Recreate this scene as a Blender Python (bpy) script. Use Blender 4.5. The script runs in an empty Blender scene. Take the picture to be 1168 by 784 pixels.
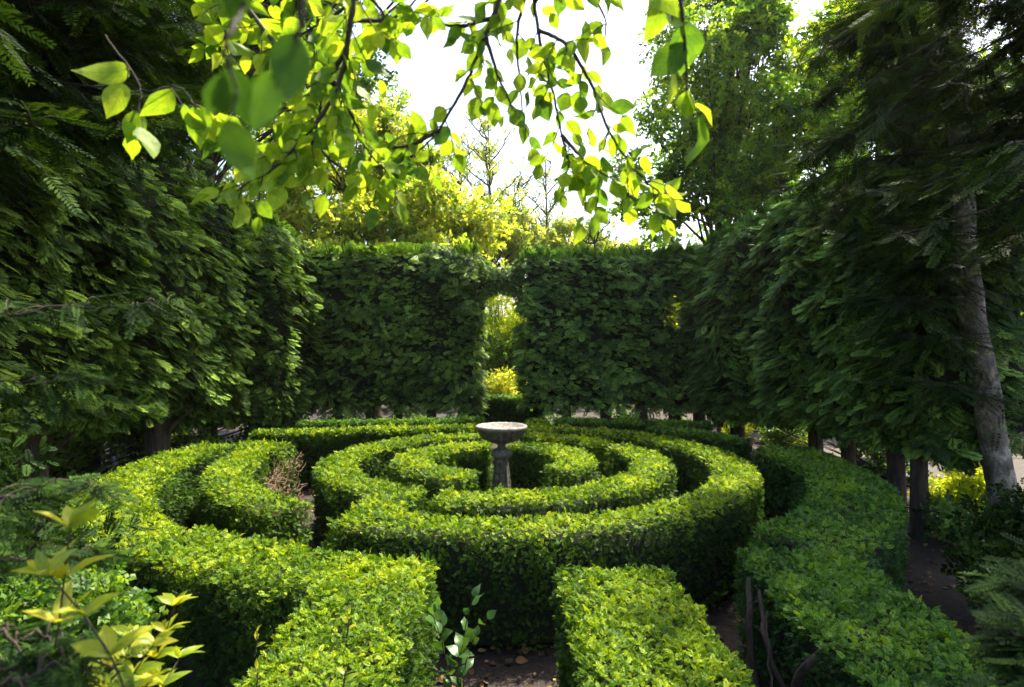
import bpy, bmesh, math
import numpy as np
from mathutils import Vector, noise as mnoise
R = math.radians
rng = np.random.RandomState(7)
SC = bpy.context.scene
COL = SC.collection

# ------------------------------------------------------------------ camera
W0, H0, FPX, CAMZ = 1168.0, 784.0, 694.0, 2.14
cam_d = bpy.data.cameras.new('camera')
cam_d.sensor_width = 36.0
cam_d.lens = 36.0 * FPX / W0
cam_d.clip_start = 0.02
cam_d.clip_end = 2000
cam_d.dof.use_dof = True
cam_d.dof.focus_distance = 6.0
cam_d.dof.aperture_fstop = 4.0
cam = bpy.data.objects.new('camera', cam_d)
COL.objects.link(cam)
cam.location = (0, 0, CAMZ)
cam.rotation_euler = (R(90), 0, 0)
SC.camera = cam

# ------------------------------------------------------------------ light
SUN_EL, SUN_AZ = 57.0, 43.0           # azimuth clockwise from +Y (the view direction)
world = bpy.data.worlds.new('World')
SC.world = world
world.use_nodes = True
wn = world.node_tree.nodes
sky = wn.new('ShaderNodeTexSky')
sky.sky_type = 'NISHITA'
sky.sun_disc = False
sky.sun_elevation = R(SUN_EL)
sky.sun_rotation = R(SUN_AZ)
sky.air_density = 1.0
sky.dust_density = 4.0
sky.ozone_density = 1.0
bg = wn['Background']
bg.inputs['Strength'].default_value = 0.15
world.node_tree.links.new(sky.outputs[0], bg.inputs['Color'])
sun_d = bpy.data.lights.new('sun', 'SUN')
sun_d.energy = 4.9
sun_d.angle = R(0.5)
sun_d.color = (1.0, 0.91, 0.72)
sun = bpy.data.objects.new('sun', sun_d)
COL.objects.link(sun)
SV = Vector((math.sin(R(SUN_AZ)) * math.cos(R(SUN_EL)), math.cos(R(SUN_AZ)) * math.cos(R(SUN_EL)), math.sin(R(SUN_EL))))
sun.rotation_euler = SV.to_track_quat('Z', 'Y').to_euler()
sun.location = (6, 5, 14)
SC.view_settings.view_transform = 'Standard'
SC.view_settings.look = 'None'
SC.view_settings.gamma = 1
SC.view_settings.use_curve_mapping = False
SC.view_settings.exposure = 1.7
try:
    SC.cycles.max_bounces = 7
    SC.cycles.diffuse_bounces = 3
    SC.cycles.glossy_bounces = 2
    SC.cycles.transmission_bounces = 4
    SC.cycles.transparent_max_bounces = 4
except Exception:
    pass


def at(px, py, Y):
    return np.array([(px - 584.0) / FPX * Y, Y, CAMZ + (392.0 - py) / FPX * Y])


# ------------------------------------------------------------------ helpers
def tag(o, label=None, cat=None, group=None, kind=None):
    if label: o['label'] = label
    if cat: o['category'] = cat
    if group: o['group'] = group
    if kind: o['kind'] = kind
    return o


def empty(name, loc, label, cat, group=None):
    o = bpy.data.objects.new(name, None)
    COL.objects.link(o)
    o.location = [float(c) for c in loc]
    o.empty_display_size = 0.2
    return tag(o, label, cat, group)


def link(name, me, mat, parent=None):
    o = bpy.data.objects.new(name, me)
    COL.objects.link(o)
    if mat: me.materials.append(mat)
    if parent is not None:
        o.parent = parent
        o.location = -parent.location if parent.type == 'EMPTY' else (0, 0, 0)
    return o


def quad_mesh(name, V, F, tint=None, uv=None):
    """V (n,3) float, F (m,4) int -> mesh by foreach_set"""
    me = bpy.data.meshes.new(name)
    m = len(F)
    me.vertices.add(len(V)); me.vertices.foreach_set('co', V.astype(np.float32).ravel())
    me.loops.add(m * 4); me.loops.foreach_set('vertex_index', F.astype(np.int32).ravel())
    me.polygons.add(m)
    me.polygons.foreach_set('loop_start', np.arange(m, dtype=np.int32) * 4)
    me.polygons.foreach_set('loop_total', np.full(m, 4, dtype=np.int32))
    if tint is not None:
        a = me.attributes.new('tint', 'FLOAT', 'FACE')
        a.data.foreach_set('value', tint.astype(np.float32))
    if uv is not None:
        l = me.uv_layers.new(name='UVMap')
        l.data.foreach_set('uv', uv.astype(np.float32).ravel())
    me.update(calc_edges=True)
    return me


def norm(v):
    return v / np.maximum(np.linalg.norm(v, axis=-1, keepdims=True), 1e-9)


def frames(t, n):
    t = norm(t)
    n = n - (n * t).sum(-1, keepdims=True) * t
    n = norm(n + 1e-6)
    s = np.cross(t, n)
    return np.stack([s, t, n], axis=-1)


def scatter(name, tmpl, P, Rm, S, mat, parent, tint=None):
    """copies of a leaf/sprig template gathered as the foliage mesh of ONE plant"""
    V, F = tmpl[0], tmpl[1]
    N, nv, nf = len(P), V.shape[-2], len(F)
    if np.ndim(S) == 1: S = S[:, None, None]
    if V.ndim == 3:
        VV = np.einsum('nij,nvj->nvi', Rm, V[rng.randint(0, len(V), N)]) * S + P[:, None, :]
    else:
        VV = np.einsum('nij,vj->nvi', Rm, V) * S + P[:, None, :]
    FF = F[None] + (np.arange(N) * nv)[:, None, None]
    if tint is None: tint = rng.rand(N)
    tt = np.repeat(tint[:, None], nf, 1) + rng.uniform(-.12, .12, (N, nf))
    uv = None
    if len(tmpl) > 2:
        uv = np.repeat(tmpl[2][F.ravel()][None], N, 0)
    me = quad_mesh(name, VV.reshape(-1, 3), FF.reshape(-1, 4), np.clip(tt, 0, 1).ravel(), uv)
    return link(name, me, mat, parent)


class Geo:
    """gathers tubes and boxes, builds one mesh"""
    def __init__(s): s.V, s.F, s.n = [], [], 0
    def add(s, V, F):
        s.V.append(np.asarray(V, float)); s.F.append(np.asarray(F, int) + s.n); s.n += len(V)
    def tube(s, pts, rad, sides=7, rough=0.0):
        pts = np.asarray(pts, float); k = len(pts)
        rad = np.broadcast_to(np.asarray(rad, float), (k,))
        T = norm(np.gradient(pts, axis=0))
        ref = np.array([0, 0, 1.0]) if abs(T[:, 2]).mean() < .8 else np.array([1.0, 0, 0])
        A = norm(np.cross(T, ref)); B = np.cross(T, A)
        an = np.arange(sides) / sides * 2 * np.pi
        rr = rad[:, None] * (1 + rough * rng.uniform(-1, 1, (k, sides)))
        V = pts[:, None] + rr[..., None] * (np.cos(an)[None, :, None] * A[:, None] + np.sin(an)[None, :, None] * B[:, None])
        i, j = np.meshgrid(np.arange(k - 1), np.arange(sides), indexing='ij')
        jn = (j + 1) % sides
        F = np.stack([i * sides + j, i * sides + jn, (i + 1) * sides + jn, (i + 1) * sides + j], -1).reshape(-1, 4)
        s.add(V.reshape(-1, 3), F)
    def build(s, name, mat, parent=None, smooth=True, uv=None):
        V, F = np.concatenate(s.V), np.concatenate(s.F)
        me = quad_mesh(name, V, F, np.full(len(F), .5))
        if smooth: me.polygons.foreach_set('use_smooth', np.ones(len(F), bool))
        return link(name, me, mat, parent)


def smooth_path(pts, n=24, jit=0.0):
    pts = np.asarray(pts, float)
    d = np.r_[0, np.cumsum(np.linalg.norm(np.diff(pts, axis=0), axis=1))]
    u = np.linspace(0, d[-1], n)
    k = len(pts)
    if k < 3:
        out = np.stack([np.interp(u, d, pts[:, c]) for c in range(pts.shape[1])], 1)
    else:  # catmull-rom like via hermite
        m = np.gradient(pts, d, axis=0)
        idx = np.clip(np.searchsorted(d, u) - 1, 0, k - 2)
        h = (d[idx + 1] - d[idx])[:, None]; t = ((u - d[idx])[:, None]) / h
        p0, p1, m0, m1 = pts[idx], pts[idx + 1], m[idx] * h, m[idx + 1] * h
        out = (2 * t**3 - 3 * t**2 + 1) * p0 + (t**3 - 2 * t**2 + t) * m0 + (-2 * t**3 + 3 * t**2) * p1 + (t**3 - t**2) * m1
    if jit: out[1:-1] += rng.uniform(-jit, jit, out[1:-1].shape)
    return out


def vnoise(P, f):
    """cheap smooth noise, about -1..1"""
    x, y, z = P[:, 0] * f, P[:, 1] * f, P[:, 2] * f
    return (np.sin(1.7 * x + 1.3 * y + 2.1 * z + 1.0) + np.sin(2.9 * y - 2.3 * x + 1.1 * z + 4.0) +
            np.sin(2.2 * z + 3.1 * x - 1.6 * y + 2.5) + np.sin(4.3 * x + 3.7 * z + 0.5) * .7) / 3.4


# ------------------------------------------------------------------ leaf templates (length along +Y, normal +Z)
def rhomb(base, d, L, w, z=0.0, n=None):
    d = np.asarray(d, float); d = d / np.linalg.norm(d)
    n = np.array([0, 0, 1.0]) if n is None else np.asarray(n, float)
    s = np.cross(d, n); s /= np.linalg.norm(s)
    b = np.asarray(base, float)
    return [b, b + d * L * .55 + s * w, b + d * L, b + d * L * .55 - s * w]


def mk(quads):
    V = np.array([p for q in quads for p in q]); F = np.arange(len(V)).reshape(-1, 4)
    return V, F


def sprig_tmpl(k=5, ln=.42, w=.085, seed=1):
    r = np.random.RandomState(seed); q = []
    for i in range(k):
        y = .1 + .75 * i / k
        for sgn in (-1, 1):
            a = R(r.uniform(38, 62)); L = ln * (1 - .35 * i / k) * r.uniform(.8, 1.15)
            q.append(rhomb((0, y, .02 * i), (sgn * math.sin(a), math.cos(a), r.uniform(-.1, .45)), L, w * r.uniform(.8, 1.2), n=(r.uniform(-.4, .4), r.uniform(-.4, .4), 1)))
    q.append(rhomb((0, .8, .05), (0, 1, .2), ln * .7, w))
    return mk(q)


def fan_tmpl(k=9, w=.06, seed=2):
    r = np.random.RandomState(seed); q = []
    dz = lambda y: -.13 * y * y
    for i in range(k):
        y = .06 + .86 * i / k
        prof = math.sin(math.pi * min(1, (y + .12) / 1.15)) ** .8 * .30
        for sgn in (-1, 1):
            a = R(r.uniform(40, 56))
            q.append(rhomb((0, y, dz(y)), (sgn * math.sin(a), math.cos(a), -.06 - .16 * y + r.uniform(-.07, .07)), prof * r.uniform(.85, 1.15) + .05, w * r.uniform(.85, 1.2)))
    q.append(rhomb((0, .86, dz(.86)), (0, 1, -.45), .2, w * .8))
    return mk(q)


def yew_tmpl(k=13, ln=.2, w=.018, seed=3):
    """a flat yew/hemlock twig with two rows of narrow needles"""
    r = np.random.RandomState(seed); q = [rhomb((0, 0, 0), (0, 1, -.06), 1.0, .006)]
    for i in range(k):
        y = .05 + .92 * i / k
        for sgn in (-1, 1):
            a = R(r.uniform(50, 68))
            q.append(rhomb((0, y, -.06 * y), (sgn * math.sin(a), math.cos(a), r.uniform(-.12, .1)), ln * (1.05 - .5 * (i / k) ** 2) * r.uniform(.85, 1.1), w))
    return mk(q)


def leaf_tmpl(prof=((0, .01), (.08, .17), (.22, .29), (.42, .33), (.6, .28), (.76, .17), (.9, .06), (1, .004)), fold=.28, droop=.18, twist=0.0, waves=0.03):
    V, UV = [], []
    for i, (y, w) in enumerate(prof):
        z = -droop * y * y
        for u in (-1, -.5, 0, .5, 1):
            ww = w * abs(u)
            zz = z + fold * ww * (1 - .5 * abs(u)) + waves * math.sin(9 * y + 2 * u) * abs(u) * (w * 3)
            V.append((w * u, y - .03 * abs(u) * (1 if y < .2 else 0), zz + twist * w * u * y)); UV.append((u * .5 + .5, y))
    F = []
    for i in range(len(prof) - 1):
        for j in range(4):
            a = i * 5 + j
            F.append((a, a + 1, a + 6, a + 5))
    return np.array(V), np.array(F), np.array(UV)


def cluster_tmpl(n=6, L=.42, w=.15, seed=5):
    """a twig tip with several simple folded leaves"""
    r = np.random.RandomState(seed); V, F = [], []
    for i in range(n):
        y = .9 * i / n; a = r.uniform(0, 6.28); up = r.uniform(-.5, .6)
        d = np.array([math.cos(a), .5 + .4 * i / n, up]); d /= np.linalg.norm(d)
        nn = np.array([r.uniform(-.5, .5), r.uniform(-.5, .5), 1.0])
        s = np.cross(d, nn); s /= np.linalg.norm(s); u = np.cross(s, d)
        b = np.array([0, y, 0]); l = L * r.uniform(.75, 1.2); ww = w * r.uniform(.8, 1.15); k = len(V)
        V += [b, b + d * l * .45 + s * ww + u * .04, b + d * l, b + d * l * .5, b + d * l * .45 - s * ww + u * .04]
        F += [(k, k + 3, k + 2, k + 1), (k, k + 4, k + 2, k + 3)]
    return np.array(V), np.array(F)


SPRIG = sprig_tmpl()
SPRIG_FAR = sprig_tmpl(k=3, ln=.55, w=.14, seed=9)
FAN = fan_tmpl(k=12, w=.042)
YEW = yew_tmpl(k=13, ln=.2, w=.026)
LEAF = leaf_tmpl()
LEAF_LONG = leaf_tmpl(((0, .01), (.1, .1), (.25, .17), (.45, .2), (.65, .17), (.82, .09), (1, .004)), fold=.35, droop=.3)
CLUSTER = cluster_tmpl()


def variants(makers):
    T = [m() for m in makers]
    return (np.stack([t[0] for t in T]),) + tuple(T[0][1:])


_pf = ((0, .01), (.08, .17), (.22, .29), (.42, .33), (.6, .28), (.76, .17), (.9, .06), (1, .004))
LEAF = variants([(lambda w=w, f=f, d=d, t=t, wv=wv: leaf_tmpl(tuple((y, a * w) for y, a in _pf), fold=f, droop=d, twist=t, waves=wv))
                 for w, f, d, t, wv in ((1, .28, .18, 0, .03), (.88, .7, .1, .5, .05), (1.08, .1, .35, -.5, .04), (.95, .5, .5, .9, .06), (1.12, .2, .05, -.9, .05), (.8, .9, .3, .3, .07), (1, .35, .6, -.3, .03), (.92, .15, -.15, .6, .08))])
LEAF_LONG = variants([(lambda f=f, d=d, t=t: leaf_tmpl(((0, .01), (.1, .1), (.25, .17), (.45, .2), (.65, .17), (.82, .09), (1, .004)), fold=f, droop=d, twist=t)) for f, d, t in ((.35, .3, 0), (.7, .1, .6), (.2, .5, -.6), (.5, .4, .3))])
CLUSTER = variants([(lambda q=q: cluster_tmpl(seed=q)) for q in (5, 6, 7, 8, 9)])
FAN = variants([(lambda q=q, k=k: fan_tmpl(k=12, w=k, seed=q)) for q, k in ((2, .042), (12, .036), (22, .05), (32, .03))])
SPRIG = variants([(lambda q=q: sprig_tmpl(seed=q)) for q in (1, 2, 3, 4)])
SPRIG_FAR = variants([(lambda q=q: sprig_tmpl(k=3, ln=.55, w=.14, seed=q)) for q in (9, 10, 11)])
YEW = variants([(lambda q=q: yew_tmpl(k=13, ln=.2, w=.026, seed=q)) for q in (3, 4, 5)])


# ------------------------------------------------------------------ materials
def new_mat(name):
    m = bpy.data.materials.new(name); m.use_nodes = True
    nt = m.node_tree; nt.nodes.clear()
    out = nt.nodes.new('ShaderNodeOutputMaterial')
    return m, nt, out


def leaf_mat(name, cols, trans=.35, tcol=None, rough=.5, nscale=1.2, spec=.35, veins=False, patch=.5):
    """cols: colours from old and shade-tinted to fresh leaves, picked per leaf; a soft noise varies whole sprays"""
    m, nt, out = new_mat(name); N, Lk = nt.nodes, nt.links
    at_ = N.new('ShaderNodeAttribute'); at_.attribute_name = 'tint'
    tc = N.new('ShaderNodeTexCoord')
    nz = N.new('ShaderNodeTexNoise'); nz.inputs['Scale'].default_value = nscale; nz.inputs['Detail'].default_value = 3
    Lk.new(tc.outputs['Object'], nz.inputs['Vector'])
    mr = N.new('ShaderNodeMapRange'); mr.inputs[1].default_value = .3; mr.inputs[2].default_value = .7
    mr.inputs[3].default_value = -patch * .5; mr.inputs[4].default_value = patch * .5
    Lk.new(nz.outputs['Fac'], mr.inputs['Value'])
    ad = N.new('ShaderNodeMath'); ad.operation = 'ADD'; ad.use_clamp = True
    Lk.new(at_.outputs['Fac'], ad.inputs[0]); Lk.new(mr.outputs[0], ad.inputs[1])
    cr = N.new('ShaderNodeValToRGB'); el = cr.color_ramp.elements
    while len(el) < len(cols): el.new(.5)
    for i, c in enumerate(cols):
        el[i].position = i / (len(cols) - 1); el[i].color = (*c, 1)
    Lk.new(ad.outputs[0], cr.inputs[0])
    col = cr.outputs[0]
    if veins:
        uv = N.new('ShaderNodeSeparateXYZ'); Lk.new(tc.outputs['UV'], uv.inputs[0])
        def M(op, a, b=None, c=None):
            n = N.new('ShaderNodeMath'); n.operation = op
            for i, v in enumerate((a, b, c)):
                if v is None: continue
                if isinstance(v, (int, float)): n.inputs[i].default_value = v
                else: Lk.new(v, n.inputs[i])
            return n.outputs[0]
        au = M('ABSOLUTE', M('SUBTRACT', uv.outputs[0], .5))
        saw = M('FRACT', M('SUBTRACT', M('MULTIPLY', uv.outputs[1], 7.0), M('MULTIPLY', au, 5.0)))
        side = M('LESS_THAN', M('ABSOLUTE', M('SUBTRACT', saw, .5)), .07)
        mid = M('LESS_THAN', au, .022)
        v = M('MAXIMUM', side, mid)
        mx = N.new('ShaderNodeMixRGB'); mx.blend_type = 'MULTIPLY'; mx.inputs[2].default_value = (.62, .72, .5, 1)
        Lk.new(M('MULTIPLY', v, .8), mx.inputs[0]); Lk.new(col, mx.inputs[1]); col = mx.outputs[0]
    pr = N.new('ShaderNodeBsdfPrincipled'); Lk.new(col, pr.inputs['Base Color'])
    pr.inputs['Roughness'].default_value = rough; pr.inputs['Specular IOR Level'].default_value = spec
    tr = N.new('ShaderNodeBsdfTranslucent')
    tm = N.new('ShaderNodeMixRGB'); tm.blend_type = 'MULTIPLY'; tm.inputs[0].default_value = 1
    tm.inputs[2].default_value = (*(tcol or (1.7, 1.5, .5)), 1); Lk.new(col, tm.inputs[1])
    Lk.new(tm.outputs[0], tr.inputs['Color'])
    ms = N.new('ShaderNodeMixShader'); ms.inputs[0].default_value = trans
    Lk.new(pr.outputs[0], ms.inputs[1]); Lk.new(tr.outputs[0], ms.inputs[2]); Lk.new(ms.outputs[0], out.inputs[0])
    return m


def rough_mat(name, c1, c2, scale=6, detail=6, bump=.4, rough=.85, stretch=(1, 1, 1), c3=None, bdist=.02):
    m, nt, out = new_mat(name); N, Lk = nt.nodes, nt.links
    tc = N.new('ShaderNodeTexCoord'); mp = N.new('ShaderNodeMapping'); mp.inputs['Scale'].default_value = stretch
    Lk.new(tc.outputs['Object'], mp.inputs[0])
    nz = N.new('ShaderNodeTexNoise'); nz.inputs['Scale'].default_value = scale; nz.inputs['Detail'].default_value = detail
    nz.inputs['Roughness'].default_value = .65
    Lk.new(mp.outputs[0], nz.inputs['Vector'])
    cr = N.new('ShaderNodeValToRGB'); el = cr.color_ramp.elements
    el[0].position = .32; el[0].color = (*c1, 1); el[1].position = .68; el[1].color = (*c2, 1)
    if c3:
        e = el.new(.52); e.color = (*c3, 1)
    Lk.new(nz.outputs['Fac'], cr.inputs[0])
    pr = N.new('ShaderNodeBsdfPrincipled'); Lk.new(cr.outputs[0], pr.inputs['Base Color']); pr.inputs['Roughness'].default_value = rough
    bp = N.new('ShaderNodeBump'); bp.inputs['Strength'].default_value = bump; bp.inputs['Distance'].default_value = bdist
    n2 = N.new('ShaderNodeTexNoise'); n2.inputs['Scale'].default_value = scale * 4; n2.inputs['Detail'].default_value = 6
    Lk.new(mp.outputs[0], n2.inputs['Vector']); Lk.new(n2.outputs['Fac'], bp.inputs['Height']); Lk.new(bp.outputs[0], pr.inputs['Normal'])
    Lk.new(pr.outputs[0], out.inputs[0])
    return m


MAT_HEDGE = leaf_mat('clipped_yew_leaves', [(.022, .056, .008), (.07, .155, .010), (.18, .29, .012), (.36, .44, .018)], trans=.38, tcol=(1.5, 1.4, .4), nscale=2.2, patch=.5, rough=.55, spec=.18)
MAT_HEDGE_COOL = leaf_mat('shade_tinted_yew_leaves', [(.018, .06, .012), (.045, .13, .016), (.10, .22, .02), (.2, .33, .026)], trans=.32, nscale=2.2, patch=.5, rough=.5, spec=.22)  # cooler copy of the hedge leaves, shade put into the colour
MAT_WALL = leaf_mat('cypress_spray_leaves', [(.02, .044, .010), (.056, .112, .02), (.125, .22, .034), (.25, .38, .05)], trans=.25, tcol=(1.3, 1.4, .5), rough=.7, spec=.06, nscale=1.1, patch=.6)
MAT_WALL_B = leaf_mat('back_hedge_leaves', [(.02, .048, .010), (.06, .125, .02), (.14, .24, .034), (.26, .4, .05)], trans=.28, tcol=(1.3, 1.4, .5), rough=.55, spec=.2, nscale=1.1, patch=.6)
MAT_WALL_R = leaf_mat('blue_green_cypress_leaves', [(.022, .054, .014), (.066, .14, .03), (.155, .275, .05), (.28, .43, .07)], trans=.26, tcol=(1.2, 1.4, .6), rough=.55, spec=.2, nscale=1.1, patch=.6)
MAT_DARKYEW = leaf_mat('dark_yew_needles', [(.006, .017, .004), (.012, .032, .007), (.022, .055, .009), (.05, .10, .012)], trans=.18, rough=.7, spec=.08, nscale=1.5)
MAT_LIME = leaf_mat('fresh_lime_leaves', [(.055, .13, .012), (.13, .24, .014), (.25, .37, .018), (.42, .50, .03)], trans=.56, tcol=(1.5, 1.4, .8), rough=.5, spec=.2, nscale=3, veins=True, patch=.25)
MAT_LEAFDK = leaf_mat('shade_tinted_broad_leaves', [(.03, .09, .012), (.06, .14, .014), (.1, .2, .016)], trans=.28, tcol=(1.3, 1.3, .6), rough=.6, spec=.1, nscale=3, veins=True, patch=.25)  # darker copy of the lime leaves, their shade painted into the colour
MAT_GOLD = leaf_mat('golden_leaves', [(.18, .3, .016), (.3, .42, .018), (.42, .52, .022), (.55, .58, .04)], trans=.55, tcol=(1.3, 1.2, .5), rough=.5, nscale=1.2, patch=.4)
MAT_YGREEN = leaf_mat('yellow_green_tree_leaves', [(.12, .21, .03), (.22, .32, .04), (.36, .43, .06), (.5, .52, .10)], trans=.64, tcol=(1.5, 1.35, .5), nscale=.8, patch=.7)  # paled with a little blue: distant haze put into the leaf colour
MAT_GREEN = leaf_mat('green_tree_leaves', [(.025, .07, .014), (.045, .12, .018), (.09, .19, .02), (.17, .28, .025)], trans=.5, nscale=.6, patch=.7)
MAT_LIGHTGREEN = leaf_mat('light_green_tree_leaves', [(.035, .09, .016), (.08, .18, .02), (.18, .32, .025), (.32, .44, .03)], trans=.6, tcol=(1.5, 1.4, .5), nscale=.6, patch=.8)
MAT_PALE = leaf_mat('pale_tree_leaves', [(.12, .2, .05), (.2, .29, .07), (.3, .38, .09), (.42, .44, .12)], trans=.6, nscale=.8, patch=.5)  # brightened so the leaf colour carries the haze and glow of distance
MAT_SAPL = leaf_mat('yellow_sapling_leaves', [(.16, .24, .02), (.26, .34, .022), (.36, .40, .025), (.45, .42, .04)], trans=.5, tcol=(1.3, 1.25, .4), rough=.4, nscale=6, veins=True, patch=.2)
MAT_WEED = leaf_mat('weed_leaves', [(.03, .08, .02), (.05, .12, .026), (.07, .15, .03)], trans=.35, rough=.4, nscale=6, veins=True, patch=.2)
MAT_LITTER = leaf_mat('fallen_leaf_brown', [(.05, .03, .015), (.1, .055, .025), (.18, .1, .04), (.3, .2, .06)], trans=.1, rough=.8, nscale=6, patch=.2)
MAT_TWIG = rough_mat('twig_bark', (.014, .009, .006), (.04, .027, .018), scale=30, bump=.3)
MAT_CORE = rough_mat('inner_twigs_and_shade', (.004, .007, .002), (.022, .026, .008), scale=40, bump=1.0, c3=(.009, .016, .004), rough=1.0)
MAT_BARE = rough_mat('bare_brown_twigs', (.1, .065, .035), (.3, .2, .12), scale=30, bump=.8)
MAT_BARECORE = rough_mat('half_bare_inner_twigs', (.02, .016, .008), (.16, .10, .06), scale=40, bump=1.0, c3=(.06, .045, .022), rough=1.0)
MAT_TRUNK = rough_mat('brown_trunk_bark', (.022, .015, .01), (.12, .085, .06), scale=14, bump=1.0, stretch=(1, 1, .18), bdist=.03)
MAT_PALETRUNK = rough_mat('pale_smooth_bark', (.045, .04, .028), (.42, .38, .31), scale=7, detail=10, bump=1.0, stretch=(1, 1, .8), c3=(.15, .13, .1))
MAT_SOIL = rough_mat('soil_and_litter', (.010, .007, .004), (.05, .03, .02), scale=14, detail=9, bump=1.0, c3=(.022, .014, .009))
MAT_GRAVEL = rough_mat('grey_gravel', (.045, .038, .034), (.11, .095, .088), scale=30, detail=8, bump=.8)
MAT_STONE = rough_mat('weathered_stone', (.05, .046, .035), (.30, .27, .24), scale=22, detail=10, bump=1.0, c3=(.155, .145, .12), rough=.9)
MAT_STONE_DK = rough_mat('mossy_stone', (.035, .036, .02), (.26, .22, .17), scale=22, detail=10, bump=1.0, c3=(.12, .105, .075), rough=.9)
MAT_WET = rough_mat('bowl_grit', (.05, .048, .04), (.27, .25, .225), scale=24, bump=.4, rough=.7)


# ------------------------------------------------------------------ ground
def grid_mesh(name, x0, x1, y0, y1, nx, ny, zf):
    xs, ys = np.linspace(x0, x1, nx), np.linspace(y0, y1, ny)
    X, Y = np.meshgrid(xs, ys)
    P = np.stack([X.ravel(), Y.ravel(), np.zeros(X.size)], 1)
    P[:, 2] = zf(P)
    i, j = np.meshgrid(np.arange(ny - 1), np.arange(nx - 1), indexing='ij')
    a = i * nx + j
    F = np.stack([a, a + 1, a + nx + 1, a + nx], -1).reshape(-1, 4)
    return quad_mesh(name, P, F)


g = link('ground', grid_mesh('ground', -150, 150, -60, 240, 200, 200, lambda P: np.zeros(len(P))), MAT_SOIL)
tag(g, kind='structure')
p = link('gravel_path', grid_mesh('gravel_path', 5.9, 20, 7.2, 19, 60, 50, lambda P: .03 + .35 * np.clip(P[:, 0] - 7.0, 0, 2.2) / 2.2 * np.clip((19 - P[:, 1]) / 3, 0, 1)), MAT_GRAVEL)
tag(p, kind='structure')


# ------------------------------------------------------------------ low maze hedges
CX, CY, HT = -.19, 6.9, .88


def arc(rad, a0, a1, dr=0.0):
    n = max(6, int(abs(a1 - a0) / 5))
    a = np.radians(np.linspace(a0, a1, n))
    r = rad + dr * np.linspace(0, 1, n)
    return np.stack([CX + r * np.cos(a), CY + r * np.sin(a)], 1)


HLAB = {}


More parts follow.
